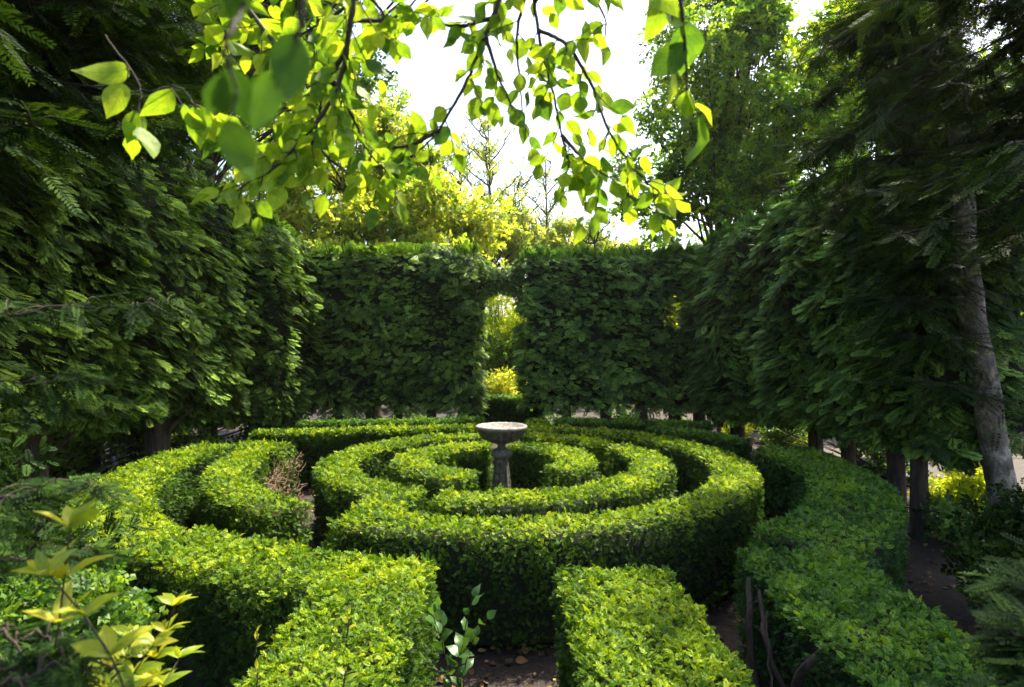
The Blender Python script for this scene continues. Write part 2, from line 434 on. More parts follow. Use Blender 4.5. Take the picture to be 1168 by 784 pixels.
def hedge(label, paths, width=.57, h=HT, dens=1.0, mat=None, bare=None, stems=0, name='low_hedge', group='clipped low hedges of the maze', thin=None, ends=None, seedstem=0):
    """paths: list of centre lines (one hedge may have an elbow or a spur)"""
    c0 = np.mean(np.concatenate(paths), 0)
    width -= .15; h -= .03
    root = empty(name, (c0[0], c0[1], 0), label, 'hedge', group)
    Ps, Ts, Ns, Ss, Tn = [], [], [], [], []
    core = Geo()
    for path in paths:
        path = np.asarray(path, float)
        d = np.r_[0, np.cumsum(np.linalg.norm(np.diff(path, axis=0), axis=1))]
        L = d[-1]
        # core: swept, inset, slightly uneven
        k = max(4, int(L / .12)); u = np.linspace(.05, L - .05, k)
        c = np.stack([np.interp(u, d, path[:, 0]), np.interp(u, d, path[:, 1])], 1)
        T = norm(np.gradient(c, axis=0)); S_ = np.stack([T[:, 1], -T[:, 0]], 1)
        hw = width / 2 - .07; top = h - .06
        sec = [(-hw, 0.05), (-hw - .005, top * .35), (-hw, top * .7), (-hw + .02, top - .02), (-hw * .6, top), (0, top), (hw * .6, top), (hw - .02, top - .02), (hw, top * .7), (hw + .005, top * .35), (hw, .05)]
        V = []
        for i in range(k):
            for (o, z) in sec:
                jx = rng.uniform(-.03, .012)
                V.append((c[i, 0] + S_[i, 0] * o * (1 + jx), c[i, 1] + S_[i, 1] * o * (1 + jx), z + rng.uniform(-.03, .0) * (z > .1)))
        m = len(sec); i, j = np.meshgrid(np.arange(k - 1), np.arange(m - 1), indexing='ij'); a = i * m + j
        F = np.stack([a, a + 1, a + m + 1, a + m], -1).reshape(-1, 4)
        caps = []
        for e in (0, (k - 1) * m):
            for q in range(5): caps.append((e + q, e + q + 1, e + m - 2 - q, e + m - 1 - q))
        core.add(V, np.r_[F, np.array(caps)])
        # foliage sample: cross-section perimeter = side + top + side, plus both ends
        dist = np.linalg.norm(c - np.array([0, 0]), axis=1).mean()
        base = np.clip(7000 - 780 * dist, 2100, 5600) * dens
        def emit(n, uu, o, z, nrm3, edge):
            x = np.interp(uu, d, path[:, 0]); y = np.interp(uu, d, path[:, 1])
            du = np.stack([np.interp(np.clip(uu + .05, 0, L), d, path[:, 0]) - np.interp(np.clip(uu - .05, 0, L), d, path[:, 0]),
                           np.interp(np.clip(uu + .05, 0, L), d, path[:, 1]) - np.interp(np.clip(uu - .05, 0, L), d, path[:, 1])], 1)
            T = norm(du); Sd = np.stack([T[:, 1], -T[:, 0]], 1)
            P = np.stack([x + Sd[:, 0] * o, y + Sd[:, 1] * o, z], 1)
            Nn = np.stack([Sd[:, 0] * nrm3[:, 0] + T[:, 0] * nrm3[:, 1], Sd[:, 1] * nrm3[:, 0] + T[:, 1] * nrm3[:, 1], nrm3[:, 2]], 1)
            return P, norm(Nn)
        hw = width / 2
        # top
        n = int(base * width * L * 1.15)
        uu = rng.uniform(0, L, n); o = rng.uniform(-hw, hw, n)
        edge = np.clip((np.abs(o) - (hw - .08)) / .08, 0, 1)
        z = h - .035 * edge ** 2 + np.zeros(n)
        P, Nn = emit(n, uu, o, z, np.stack([np.sign(o) * edge * .8, np.zeros(n), np.ones(n)], 1), edge)
        P[:, 2] += .016 * vnoise(P, 3.0) + (.012 + .012 * (dist < 5)) * vnoise(P, 9.0) + (.008 + .010 * (dist < 5)) * vnoise(P, 23.0) + rng.uniform(-.035, .004, n)
        kt = (vnoise(P, 6.0) + .5 * vnoise(P, 17.0) > -.95) | (rng.rand(n) < .25)
        P, Nn, n = P[kt], Nn[kt], int(kt.sum())
        t = Nn * rng.uniform(.02, .5, n)[:, None] + norm(rng.normal(size=(n, 3)) * [1, 1, .4]) * .9
        nn = Nn + rng.normal(size=(n, 3)) * .45
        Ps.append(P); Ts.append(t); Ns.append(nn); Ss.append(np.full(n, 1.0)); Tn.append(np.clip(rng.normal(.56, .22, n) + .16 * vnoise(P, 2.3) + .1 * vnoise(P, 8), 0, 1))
        # sides: tinted darker than the top, shade put into the leaf colour
        for sg in (-1, 1):
            n = int(base * h * L * 1.25)
            uu = rng.uniform(0, L, n); z = h * rng.uniform(.03, .97, n) ** .85
            o = sg * (hw + rng.uniform(-.07, -.005, n)) - sg * .05 * np.clip(z / h - .93, 0, 1) / .07
            P, Nn = emit(n, uu, o, z, np.stack([np.full(n, float(sg)), np.zeros(n), np.full(n, .15)], 1), None)
            bul = .022 * vnoise(P, 4.0) + .015 * vnoise(P, 11.0)
            P += Nn * bul[:, None]
            keep = (vnoise(P, 5.5) > -.75 + .5 * (1 - z / h)) & (rng.rand(n) < .6 + .4 * z / h)
            if thin is not None:
                keep &= ~(thin(P) & (rng.rand(n) < .6))
            t = Nn * .25 + np.array([0, 0, .1]) + norm(rng.normal(size=(n, 3))) * .8
            nn = Nn + np.array([0, 0, .7]) + rng.normal(size=(n, 3)) * .45
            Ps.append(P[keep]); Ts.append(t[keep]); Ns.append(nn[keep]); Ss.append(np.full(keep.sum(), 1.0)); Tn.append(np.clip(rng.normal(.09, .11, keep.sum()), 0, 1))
        for e, sg in ((0, -1), (L, 1)):
            n = int(base * h * width * .9)
            o = rng.uniform(-hw, hw, n); z = h * rng.uniform(.03, 1, n) ** .8
            P, Nn = emit(n, np.full(n, float(e)), o, z, np.stack([np.zeros(n), np.full(n, float(sg)), np.full(n, .15)], 1), None)
            P += Nn * rng.uniform(-.05, .02, n)[:, None]
            t = Nn * .25 + np.array([0, 0, .1]) + norm(rng.normal(size=(n, 3))) * .8
            nn = Nn + np.array([0, 0, .7]) + rng.normal(size=(n, 3)) * .45
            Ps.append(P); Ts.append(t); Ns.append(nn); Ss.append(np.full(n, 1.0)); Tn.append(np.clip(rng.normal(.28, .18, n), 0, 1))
    P, t, nn, s, tn = map(np.concatenate, (Ps, Ts, Ns, Ss, Tn))
    # stray untrimmed shoots
    k = int(len(P) * .003)
    pick = rng.randint(0, len(P), k)
    pick = pick[P[pick, 2] > h * .8]
    P = np.r_[P, P[pick] + np.array([0, 0, .02])]; t = np.r_[t, rng.normal(size=(len(pick), 3)) * .35 + [0, 0, 1]]; nn = np.r_[nn, rng.normal(size=(len(pick), 3))]
    s = np.r_[s, np.full(len(pick), 1.25)]; tn = np.r_[tn, np.full(len(pick), .9)]
    dist = np.linalg.norm(P[:, :2], axis=1)
    size = np.clip(.025 + .0032 * dist, .031, .052) * s * rng.uniform(.6, 1.35, len(P))
    far = dist > 7.5
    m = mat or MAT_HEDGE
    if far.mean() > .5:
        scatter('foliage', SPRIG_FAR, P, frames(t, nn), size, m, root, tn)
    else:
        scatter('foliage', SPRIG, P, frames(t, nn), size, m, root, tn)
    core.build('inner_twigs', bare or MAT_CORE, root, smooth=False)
    return root


def Hd(*a, **k): return hedge(*a, **k)


# innermost ring
rB_ = []
Hd('low clipped hedge curving round the left of the birdbath', [arc(.93, 256, 97)], width=.58)
Hd('short low clipped hedge curving round the right of the birdbath', [arc(.93, 78, -44)], width=.58)
# second ring
Hd('low sunlit hedge left of the birdbath with a spur joining the next ring', [arc(1.745, 98, 243), np.array([(-.97, 5.5), (-1.08, 4.75)])], width=.56)
Hd('low hedge curving in front of the birdbath, second ring from it', [arc(1.745, -104, 27)], width=.56)
Hd('short low hedge arc behind the birdbath to the right', [arc(1.75, 38, 76)], width=.54)
# third ring
Hd('long dark-sided hedge sweeping across the middle of the maze to the right', [arc(2.53, -115, 70, dr=.08)], width=.58)
Hd('low hedge bent at the left with a bare brown twiggy end', [arc(2.60, 232, 176, dr=.3), np.array([(-3.1, 7.0), (-3.15, 7.5), (-3.3, 7.78), (-3.5, 7.82)]), np.array([(-3.4, 7.8), (-2.85, 7.68)])], width=.58,
   thin=lambda P: (P[:, 1] > 6.2) & (P[:, 0] > -3.05), bare=MAT_BARECORE)
# fourth ring
Hd('big outer hedge at the left running into the near left arm of the maze', [arc(3.64, 166, 234), np.array([(-2.28, 4.03), (-1.7, 3.72), (-1.15, 3.5), (-.85, 3.42)]), np.array([(-.76, 3.66), (-.76, 1.3)])], width=.74)
Hd('near hedge block at the lower right centre, its end facing the alley', [np.array([(.58, 3.48), (.60, 2.5), (.62, 1.2)])], width=.80)
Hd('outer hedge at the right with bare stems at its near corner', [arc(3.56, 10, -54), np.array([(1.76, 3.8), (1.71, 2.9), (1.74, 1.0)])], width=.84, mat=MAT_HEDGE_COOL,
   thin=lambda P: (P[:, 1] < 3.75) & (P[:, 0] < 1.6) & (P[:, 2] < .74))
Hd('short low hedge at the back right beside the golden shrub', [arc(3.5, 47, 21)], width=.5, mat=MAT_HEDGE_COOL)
# rows at the back
Hd('long low hedge row at the back left, the nearer one', [np.array([(-3.75, 8.85), (-2.5, 9.15), (-1.2, 9.42), (-.45, 9.5)])], width=.5)
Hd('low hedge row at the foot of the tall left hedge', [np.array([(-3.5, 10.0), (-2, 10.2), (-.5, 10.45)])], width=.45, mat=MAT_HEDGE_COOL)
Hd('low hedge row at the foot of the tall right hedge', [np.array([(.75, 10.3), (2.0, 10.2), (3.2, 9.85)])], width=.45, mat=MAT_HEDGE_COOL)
Hd('short sunlit hedge spur behind the birdbath pointing at the archway', [np.array([(.38, 8.95), (.42, 10.4)])], width=.5)
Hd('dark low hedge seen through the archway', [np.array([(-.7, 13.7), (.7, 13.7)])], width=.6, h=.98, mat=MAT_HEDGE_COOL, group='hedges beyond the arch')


# stems in the near right hedge
def stem_part(root, pts, r0, r1, name='stem'):
    g_ = Geo(); pp = smooth_path(pts, 14, .008); g_.tube(pp, np.linspace(r0, r1, len(pp)), 7, .12)
    o = g_.build(name, MAT_TWIG if r0 < .03 else MAT_TRUNK)
    o.parent = root; o.location = -root.location
    return o


rh = [o for o in COL.objects if o.get('label', '').startswith('outer hedge at the right with')][0]
for pts, r0 in (([(1.40, 2.9, 0), (1.36, 2.88, .4), (1.33, 2.8, .62), (1.42, 2.7, .8)], .035), ([(1.40, 2.9, .3), (1.30, 3.1, .6), (1.34, 3.3, .8)], .02),
                ([(1.44, 2.55, 0), (1.38, 2.5, .4), (1.32, 2.45, .75)], .025), ([(1.38, 3.35, 0), (1.33, 3.4, .45), (1.36, 3.5, .8)], .03), ([(1.3, 2.75, .25), (1.24, 2.9, .5), (1.3, 3.1, .78)], .008), ([(1.35, 2.2, 0), (1.29, 2.1, .4), (1.36, 1.95, .8)], .02)):
    stem_part(rh, pts, r0, r0 * .5)

# bare twigs on the left bent hedge's brown end
lh = [o for o in COL.objects if o.get('label', '').startswith('low hedge bent')][0]
gt = Geo()
for i in range(520):
    y = rng.uniform(6.35, 7.9); z0 = rng.uniform(.05, .7)
    x = -2.52 - .22 * (y - 6.35) / 1.5
    x = np.interp(y, [6.2, 6.8, 7.3, 7.9], [-2.53, -2.66, -2.82, -2.72]) + rng.uniform(-.05, .04)
    L = rng.uniform(.04, .14); d = np.array([rng.uniform(-.1, .35), rng.uniform(-1, 1), rng.uniform(-.3, 1)]); d /= np.linalg.norm(d)
    pp = np.array([(x, y, z0), (x + d[0] * L * .5 + rng.uniform(-.02, .02), y + d[1] * L * .5, z0 + d[2] * L * .5), (x + d[0] * L, y + d[1] * L, min(.80, z0 + d[2] * L))])
    gt.tube(pp, [.006, .004, .002], 4)
o = gt.build('bare_twigs', MAT_BARE); o.parent = lh; o.location = -lh.location


# ------------------------------------------------------------------ birdbath
def lathe(prof, seg=64, flute=None, lobes=0):
    V = []
    k = len(prof)
    for (r, z, f) in prof:
        a = np.arange(seg) / seg * 2 * np.pi
        rr = r * (1 + f * np.cos(a * lobes)) if lobes else np.full(seg, r)
        V.append(np.stack([rr * np.cos(a), rr * np.sin(a), np.full(seg, z)], 1))
    V = np.concatenate(V)
    i, j = np.meshgrid(np.arange(k - 1), np.arange(seg), indexing='ij'); jn = (j + 1) % seg
    F = np.stack([i * seg + j, i * seg + jn, (i + 1) * seg + jn, (i + 1) * seg + j], -1).reshape(-1, 4)
    return V, F


bx, by = -.12, 6.95
bath = empty('birdbath', (bx, by, 0), 'weathered pinkish stone birdbath with a fluted bowl at the centre of the maze', 'birdbath')
def bpart(name, prof, mat, lobes=0, seg=96, smooth=True, jit=.004):
    g_ = Geo(); V, F = lathe(prof, seg, lobes=lobes); V = V + rng.uniform(-jit, jit, V.shape) * .4
    g_.add(V, F); o = g_.build(name, mat, None, smooth); o.parent = bath; return o
bpart('bowl', [(.05, 1.015, 0), (.075, 1.012, 0), (.10, 1.015, .08), (.15, 1.035, .13), (.195, 1.065, .14), (.228, 1.10, .12), (.25, 1.135, .09), (.264, 1.16, .05), (.27, 1.168, 0)], MAT_STONE_DK, lobes=20, seg=200)
bpart('rim', [(.262, 1.16, 0), (.285, 1.165, 0), (.296, 1.176, 0), (.298, 1.19, 0), (.292, 1.202, 0), (.278, 1.208, 0), (.262, 1.204, 0), (.24, 1.188, 0), (.2, 1.165, 0), (.12, 1.145, 0), (.0, 1.14, 0)], MAT_WET)
bpart('neck', [(.05, .93, 0), (.066, .935, 0), (.052, .95, 0), (.044, .975, 0), (.052, .995, 0), (.082, 1.003, 0), (.085, 1.014, 0), (.05, 1.017, 0)], MAT_STONE_DK)
bpart('collar', [(.05, .825, 0), (.08, .83, 0), (.085, .842, 0), (.118, .862, 0), (.126, .882, 0), (.118, .902, 0), (.085, .925, 0), (.06, .937, 0)], MAT_STONE)
bpart('pedestal', [(.05, .83, .0), (.078, .828, .05), (.074, .79, .09), (.088, .62, .09), (.11, .4, .07), (.124, .2, .05), (.13, .09, .04), (.13, .08, 0)], MAT_STONE_DK, lobes=8, seg=96)
bpart('base', [(.12, .095, 0), (.16, .085, 0), (.17, .07, 0), (.17, .02, 0), (.175, .015, 0), (.175, -.02, 0)], MAT_STONE_DK, seg=64)


# ------------------------------------------------------------------ tall hedges at the back
def lump_box(x0, x1, y0, y1, z0, z1, amp=.12, step=.28):
    """closed uneven solid"""
    bm = bmesh.new(); bmesh.ops.create_cube(bm, size=1)
    n = int(max(x1 - x0, y1 - y0, z1 - z0) / step) + 1
    bmesh.ops.subdivide_edges(bm, edges=bm.edges[:], cuts=min(n, 16), use_grid_fill=True)
    V = np.array([v.co[:] for v in bm.verts]) + .5
    V = np.array([x0, y0, z0]) + V * np.array([x1 - x0, y1 - y0, z1 - z0])
    c = np.array([(x0 + x1) / 2, (y0 + y1) / 2, (z0 + z1) / 2])
    V = V + norm(V - c) * (amp * vnoise(V, 2.2))[:, None]
    F = np.array([[v.index for v in f.verts] for f in bm.faces])
    bm.free()
    return V, F


def slab_sprays(x0, x1, y0, y1, z0, z1, dens, faces, size, out_mix, down, tmpl=FAN, jit=.12, ragged=.12, droop_to=None, hole=None):
    """sprays over chosen faces of a clipped slab; returns arrays"""
    A = []
    for f in faces:
        if f in '-x+x':
            area = (y1 - y0) * (z1 - z0)
        if f in ('-x', '+x'): area = (y1 - y0) * (z1 - z0)
        elif f in ('-y', '+y'): area = (x1 - x0) * (z1 - z0)
        else: area = (x1 - x0) * (y1 - y0)
        n = int(area * dens)
        P = np.stack([rng.uniform(x0, x1, n), rng.uniform(y0, y1, n), rng.uniform(z0, z1, n)], 1)
        N = np.zeros((n, 3))
        ax = 'xyz'.index(f[1]); sg = 1 if f[0] == '+' else -1
        P[:, ax] = ((x1, y1, z1) if sg > 0 else (x0, y0, z0))[ax]; N[:, ax] = sg
        # layered tiers: pull density to wavy bands
        tier = np.sin(P[:, 2] * 11 + vnoise(P, 1.2) * 5 + 1.5 * vnoise(P, 4)) if ax != 2 else np.zeros(n)
        P += N * (.045 * tier + jit * vnoise(P, 1.9) + .07 * vnoise(P, 5) + rng.uniform(-.1, .05, n))[:, None]
        keep = (vnoise(P, 2.6) > -.7) & ((tier > -.55) | (rng.rand(n) < .35))
        if hole is not None: keep &= ~hole(P)
        P, N = P[keep], N[keep]; n = len(P)
        up = np.array([0, 0, 1.0])
        drift = np.stack([vnoise(P, 1.1), vnoise(P + 7, 1.1), .4 * vnoise(P + 3, 1.3)], 1) * .45
        lat = np.cross(N, up) * rng.normal(size=(n, 1)) * .55
        t = N * out_mix + up * (-down if ax != 2 else .1) + drift + lat + np.array([0, -.2, 0]) + rng.normal(size=(n, 3)) * .15
        nn = up * .62 + N * .85 + rng.normal(size=(n, 3)) * .22
        A.append((P, t, nn))
    P, t, nn = [np.concatenate(a) for a in zip(*A)]
    return P, t, nn, size * rng.uniform(.5, 1.7, len(P)) * (1 + .3 * vnoise(P, .9))


def tall_hedge(label, boxes, trunks, mat, dens=560, size=.13, hole=None, faces=('-y', '+y', '-x', '+x', '+z')):
    x0 = min(b[0] for b in boxes); x1 = max(b[1] for b in boxes)
    root = empty('tall_hedge', ((x0 + x1) / 2, boxes[0][2], 0), label, 'hedge', 'tall clipped hedges closing the garden')
    g_ = Geo(); parts = []
    for b in boxes:
        m = .1
        g_.add(*lump_box(b[0] + m, b[1] - m, b[2] + m, b[3] - m, b[4] + .12, b[5] - m, .06))
        parts.append(slab_sprays(*b, dens=dens, faces=faces, size=size, out_mix=.42, down=.22, jit=.05, hole=hole))
    P, t, nn, s = [np.concatenate(a) for a in zip(*parts)]
    scatter('foliage', FAN, P, frames(t, nn), s, mat, root)
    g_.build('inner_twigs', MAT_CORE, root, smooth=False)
    for (x, y, r) in trunks:
        t_ = Geo(); t_.tube([(x, y, -.05), (x + .02, y, .5), (x, y + .01, 1.05)], [r * 1.25, r, r * .9], 9, .08); t_.build('trunk', MAT_TRUNK, root)
    return root


YB = 12.0
tall_hedge('tall dark clipped hedge left of the archway', [(-4.6, -.70, YB, YB + .9, .8, 3.95)], [(-2.9, YB + .4, .1), (-2.35, YB + .5, .09), (-1.65, YB + .35, .1), (-3.6, YB + .5, .1), (-.80, YB + .3, .11)], MAT_WALL_B)
tall_hedge('tall dark clipped hedge right of the archway with a small gap near its corner', [(.23, 3.12, YB, YB + .9, .8, 3.88), (3.12, 3.62, YB, YB + .9, .8, 2.25), (3.12, 3.62, YB, YB + .9, 3.05, 3.9), (3.62, 5.0, YB, YB + .9, .8, 3.9)],
           [(1.1, YB + .4, .1), (1.9, YB + .4, .12), (2.6, YB + .3, .14), (3.3, YB + .4, .12), (3.75, YB + .2, .13)], MAT_WALL_R)
# the arch itself: a bridge of clipped foliage joining both, underside arched
root = empty('hedge_archway', (-.235, YB + .2, 3.1), 'leafy arch bridging the gap between the two tall hedges', 'arch')
n = 2600
xa = rng.uniform(-.68, .2, n); ya = rng.uniform(YB + .15, YB + .85, n)
lo = 2.66 + .55 * np.sqrt(np.clip(1 - ((xa + .235) / .45) ** 2, 0, 1)); hi = 3.7 + .05 * np.sin(xa * 9)
za = lo + (hi - lo) * rng.rand(n)
P = np.stack([xa, ya, za], 1)
t = rng.normal(size=(n, 3)) * .5 + [0, -.5, -.2]
scatter('foliage', FAN, P, frames(t, rng.normal(size=(n, 3)) * .4 + [0, -.3, 1]), rng.uniform(.07, .13, n), MAT_WALL_R, root)
ga = Geo()
for i in range(14):
    xx = np.linspace(-.7, .22, 10); b = rng.uniform(0, .5)
    ga.tube(np.stack([xx, np.full(10, YB + .2 + .5 * rng.rand()), 2.72 + b + .5 * np.sqrt(np.clip(1 - ((xx + .235) / .5) ** 2, 0, 1)) * (1 - b)], 1), .012, 5)
ga.build('arched_branches', MAT_TWIG, root)

# ------------------------------------------------------------------ rows of clipped conifers down both sides
def clipped_conifer(label, side, y, x_face, half, z0, z1, trunk_xy, tr, mat, group, size=.15, dens=520, depth=1.5, lean=0.0):
    root = empty('clipped_conifer_tree', (trunk_xy[0], trunk_xy[1], 0), label, 'tree', group)
    f = '+x' if side < 0 else '-x'
    x0, x1 = (x_face - depth, x_face) if side < 0 else (x_face, x_face + depth)
    faces = (f, '-y', '+z', '-z')
    P, t, nn, s = slab_sprays(x0, x1, y - half, y + half, z0, z1, dens, faces, size, .5, .24, jit=.16)
    # belly out in the middle, shrink to top, ragged skirt
    u = (P[:, 2] - z0) / (z1 - z0)
    P[:, 0] += -side * (.18 * np.sin(np.clip(u, 0, 1) * math.pi) - .25 * u ** 3) * 1.0
    # sprays on the flank lean towards the viewer as growth follows the light of the clearing
    t = t + np.array([-side * .15, -.1, 0])
    nb = int(len(P) * .2)  # loose hanging tips along the skirt
    ii = rng.randint(0, len(P), nb); Q = P[ii].copy(); Q[:, 2] = z0 + rng.uniform(-.12, .25, nb)
    Q[:, 0] = rng.uniform(x0 + (.4 if side < 0 else 0), x1 - (0 if side < 0 else .4), nb)
    P = np.r_[P, Q]; t = np.r_[t, np.tile([-side * .7, -.3, -.25], (nb, 1)) + rng.normal(size=(nb, 3)) * .35]; nn = np.r_[nn, np.tile([-side * .6, -.3, .8], (nb, 1)) + rng.normal(size=(nb, 3)) * .3]
    s = np.r_[s, size * rng.uniform(.6, 1.2, nb)]
    scatter('crown', FAN, P, frames(t, nn), s, mat, root)
    g_ = Geo(); V, F = lump_box(x0 + .12, x1 - .12, y - half + .05, y + half - .05, z0 + .18, z1 - .15, .16)
    u = (V[:, 2] - z0) / (z1 - z0); V[:, 0] += -side * (.16 * np.sin(np.clip(u, 0, 1) * math.pi) - .3 * u ** 3)
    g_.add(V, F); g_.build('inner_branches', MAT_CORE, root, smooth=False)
    g2 = Geo(); tx, ty = trunk_xy
    g2.tube([(tx, ty, -.05), (tx + .01, ty, .15), (tx, ty + .02, .8), (tx - .02, ty, 1.6)], [tr * 1.5, tr * 1.1, tr, tr * .95], 12, .07)
    for q in range(5):
        a = q * 1.256 + rng.uniform(-.3, .3); rr = tr * rng.uniform(1.9, 2.6)
        g2.tube([(tx + math.cos(a) * rr, ty + math.sin(a) * rr, -.06), (tx + math.cos(a) * tr * 1.1, ty + math.sin(a) * tr * 1.1, .05), (tx + math.cos(a) * tr * .55, ty + math.sin(a) * tr * .55, .3)], [tr * .3, tr * .42, tr * .35], 7, .1)
        q0 = np.array([tx, ty, rng.uniform(.75, 1.15)]); d = np.array([math.cos(a), math.sin(a), 1.0])
        g2.tube(smooth_path([q0, q0 + d * [.18, .18, .22], q0 + d * [.5, .6, .5]], 7, .012), np.linspace(tr * .28, tr * .12, 7), 6, .1)
    g2.build('trunk', MAT_TRUNK, root)
    return root


gl, gr_ = 'clipped conifers along the left side', 'clipped conifers along the right side'
clipped_conifer('clipped conifer nearest at the left edge, thick trunk under a skirt of sprays', -1, 5.6, -4.25, .95, 1.5, 4.9, (-4.78, 6.05), .14, MAT_WALL, gl)
clipped_conifer('clipped conifer at the left behind the big outer hedge, stout trunk in its shade', -1, 7.4, -4.3, .95, 1.36, 4.7, (-4.66, 8.0), .15, MAT_WALL, gl)
clipped_conifer('clipped conifer on the left, third along, thinner trunk near the hedge bend', -1, 9.2, -4.35, .95, 1.14, 4.5, (-4.85, 9.7), .13, MAT_WALL, gl)
clipped_conifer('clipped conifer filling the back left corner beside the tall hedge', -1, 11.1, -4.0, 1.0, 1.0, 4.25, (-4.6, 11.2), .13, MAT_WALL, gl)
clipped_conifer('clipped conifer nearest at the left beyond the shrubs, mostly behind dark boughs', -1, 3.7, -4.15, .95, 1.3, 5.0, (-4.9, 4.2), .14, MAT_WALL, gl)
clipped_conifer('clipped conifer at the back right corner beside the tall hedge', 1, 11.0, 3.6, 1.0, .98, 4.1, (4.15, 11.2), .12, MAT_WALL_R, gr_)
clipped_conifer('clipped conifer on the right above the golden shrub', 1, 9.2, 3.95, .9, 1.14, 4.3, (4.6, 9.2), .1, MAT_WALL_R, gr_)
clipped_conifer('clipped conifer on the right, its trunk beside the gravel', 1, 7.9, 4.2, .75, 1.1, 4.3, (4.62, 8.35), .09, MAT_WALL_R, gr_, depth=1.1)
clipped_conifer('clipped conifer on the right nearest the pale trunk, two dark stems under it', 1, 6.8, 4.35, .62, 1.08, 4.3, (4.62, 7.3), .095, MAT_WALL_R, gr_, depth=1.05)
_rt = [o for o in COL.objects if o.get('label', '').endswith('two dark stems under it')][0]
_g = Geo(); _g.tube([(4.6, 6.85, -.05), (4.58, 6.85, .6), (4.6, 6.86, 1.5)], [.11, .085, .08], 10, .07); _g.build('trunk', MAT_TRUNK, _rt)


# ------------------------------------------------------------------ free trees
def leaf_blob(c, rad, n, size, shell=.55, gap=.35, gf=1.1, flat=.5):
    d = norm(rng.normal(size=(n, 3)))
    r = (shell + (1 - shell) * rng.rand(n) ** .7) * (1 + .16 * vnoise(d * 3 + np.array(c), 1.3))
    P = np.array(c) + d * r[:, None] * np.array(rad)
    keep = vnoise(P, gf) > -1 + gap * 1.2
    P, d = P[keep], d[keep]; n = len(P)
    t = d * .7 + rng.normal(size=(n, 3)) * .7 + [0, 0, -.15]
    nn = rng.normal(size=(n, 3)) * .6 + [0, 0, flat] + d * .4
    return P, t, nn, size * rng.uniform(.6, 1.35, n)


def broad_tree(label, base, trunk_top, tr, blobs, dens, size, mat, trunk_mat=None, gap=.35, cat='tree', name='broadleaf_tree', group=None, core=0.0, tmpl=None, lean=None, gf=1.1):
    root = empty(name, (base[0], base[1], 0), label, cat, group)
    parts = []
    tk = Geo(); top = np.array(trunk_top, float)
    b0 = np.array([base[0], base[1], -.05]); mid = (b0 + top) / 2 + (np.array(lean) if lean is not None else rng.uniform(-.1, .1, 3))
    pp = smooth_path([b0, b0 * .75 + top * .25 + (mid - (b0 + top) / 2) * .6, mid, top], 16, .02)
    tk.tube(pp, np.linspace(tr * 1.25, tr * .6, 16), 12, .06)
    lb = Geo()
    for (c, rad) in blobs:
        c = np.array(c, float); rad = np.array(rad, float)
        vol = (rad[0] * rad[1] + rad[1] * rad[2] + rad[0] * rad[2])
        n = int(dens * vol)
        # each blob is broken into sub-clumps along its shell so the outline is uneven
        k = max(5, int(6 + vol * 1.6))
        dd = norm(rng.normal(size=(k, 3)))
        for d in dd:
            cc = c + d * rad * rng.uniform(.35, .92)
            rr = rad * rng.uniform(.22, .42)
            parts.append(leaf_blob(cc, rr, max(8, n // k), size, shell=.25, gap=gap, gf=gf))
            start = pp[rng.randint(8, 16)] if rng.rand() < .5 else c - (c - top) * .35
            q = smooth_path([start, (start + cc) / 2 + rng.uniform(-.15, .15, 3), cc], 8, .03)
            lb.tube(q, np.linspace(tr * .16, tr * .05, 8), 5)
        q = smooth_path([top - [0, 0, .2], (top + c) / 2 + rng.uniform(-.2, .2, 3), c], 10, .03)
        lb.tube(q, np.linspace(tr * .55, tr * .16, 10), 7)
    P, t, nn, s = [np.concatenate(a) for a in zip(*parts)]
    scatter('crown', tmpl or CLUSTER, P, frames(t, nn), s, mat, root)
    tk.build('trunk', trunk_mat or MAT_TRUNK, root)
    lb.build('limbs', trunk_mat or MAT_TRUNK, root)
    return root


GB = 'trees beyond the tall hedges'
def A_(px, py, Y): return tuple(at(px, py, Y))
# yellow-green tree behind the left tall hedge
broad_tree('bright yellow-green tree rising behind the tall left hedge', (-3.6, 16), (-3.4, 16, 4.0), .16,
           [(A_(420, 250, 15.5), (2.6, 1.6, 1.1)), (A_(505, 250, 15.2), (1.5, 1.2, 1.0)), (A_(470, 200, 16.5), (1.2, 1.0, 1.1)), (A_(370, 170, 16.5), (2.2, 1.6, 1.6)), (A_(440, 160, 17), (1.1, 1.0, 1.5)), (A_(300, 230, 16), (1.8, 1.4, 1.4)), (A_(520, 285, 14.4), (1.0, .8, .45)), (A_(430, 285, 14.4), (1.6, .8, .4))], 330, .26, MAT_YGREEN, group=GB)
broad_tree('pale rounded tree in the middle beyond the archway', (1.2, 23), (1.2, 23, 4.6), .15,
           [(A_(600, 262, 23), (1.0, 1.0, .95)), (A_(638, 278, 22.5), (1.5, 1.0, .8)), (A_(570, 285, 22), (1.3, 1.0, .9)), (A_(675, 290, 23), (1.0, .9, .6)), (A_(700, 292, 22), (1.2, .9, .5))], 300, .26, MAT_PALE, group=GB)
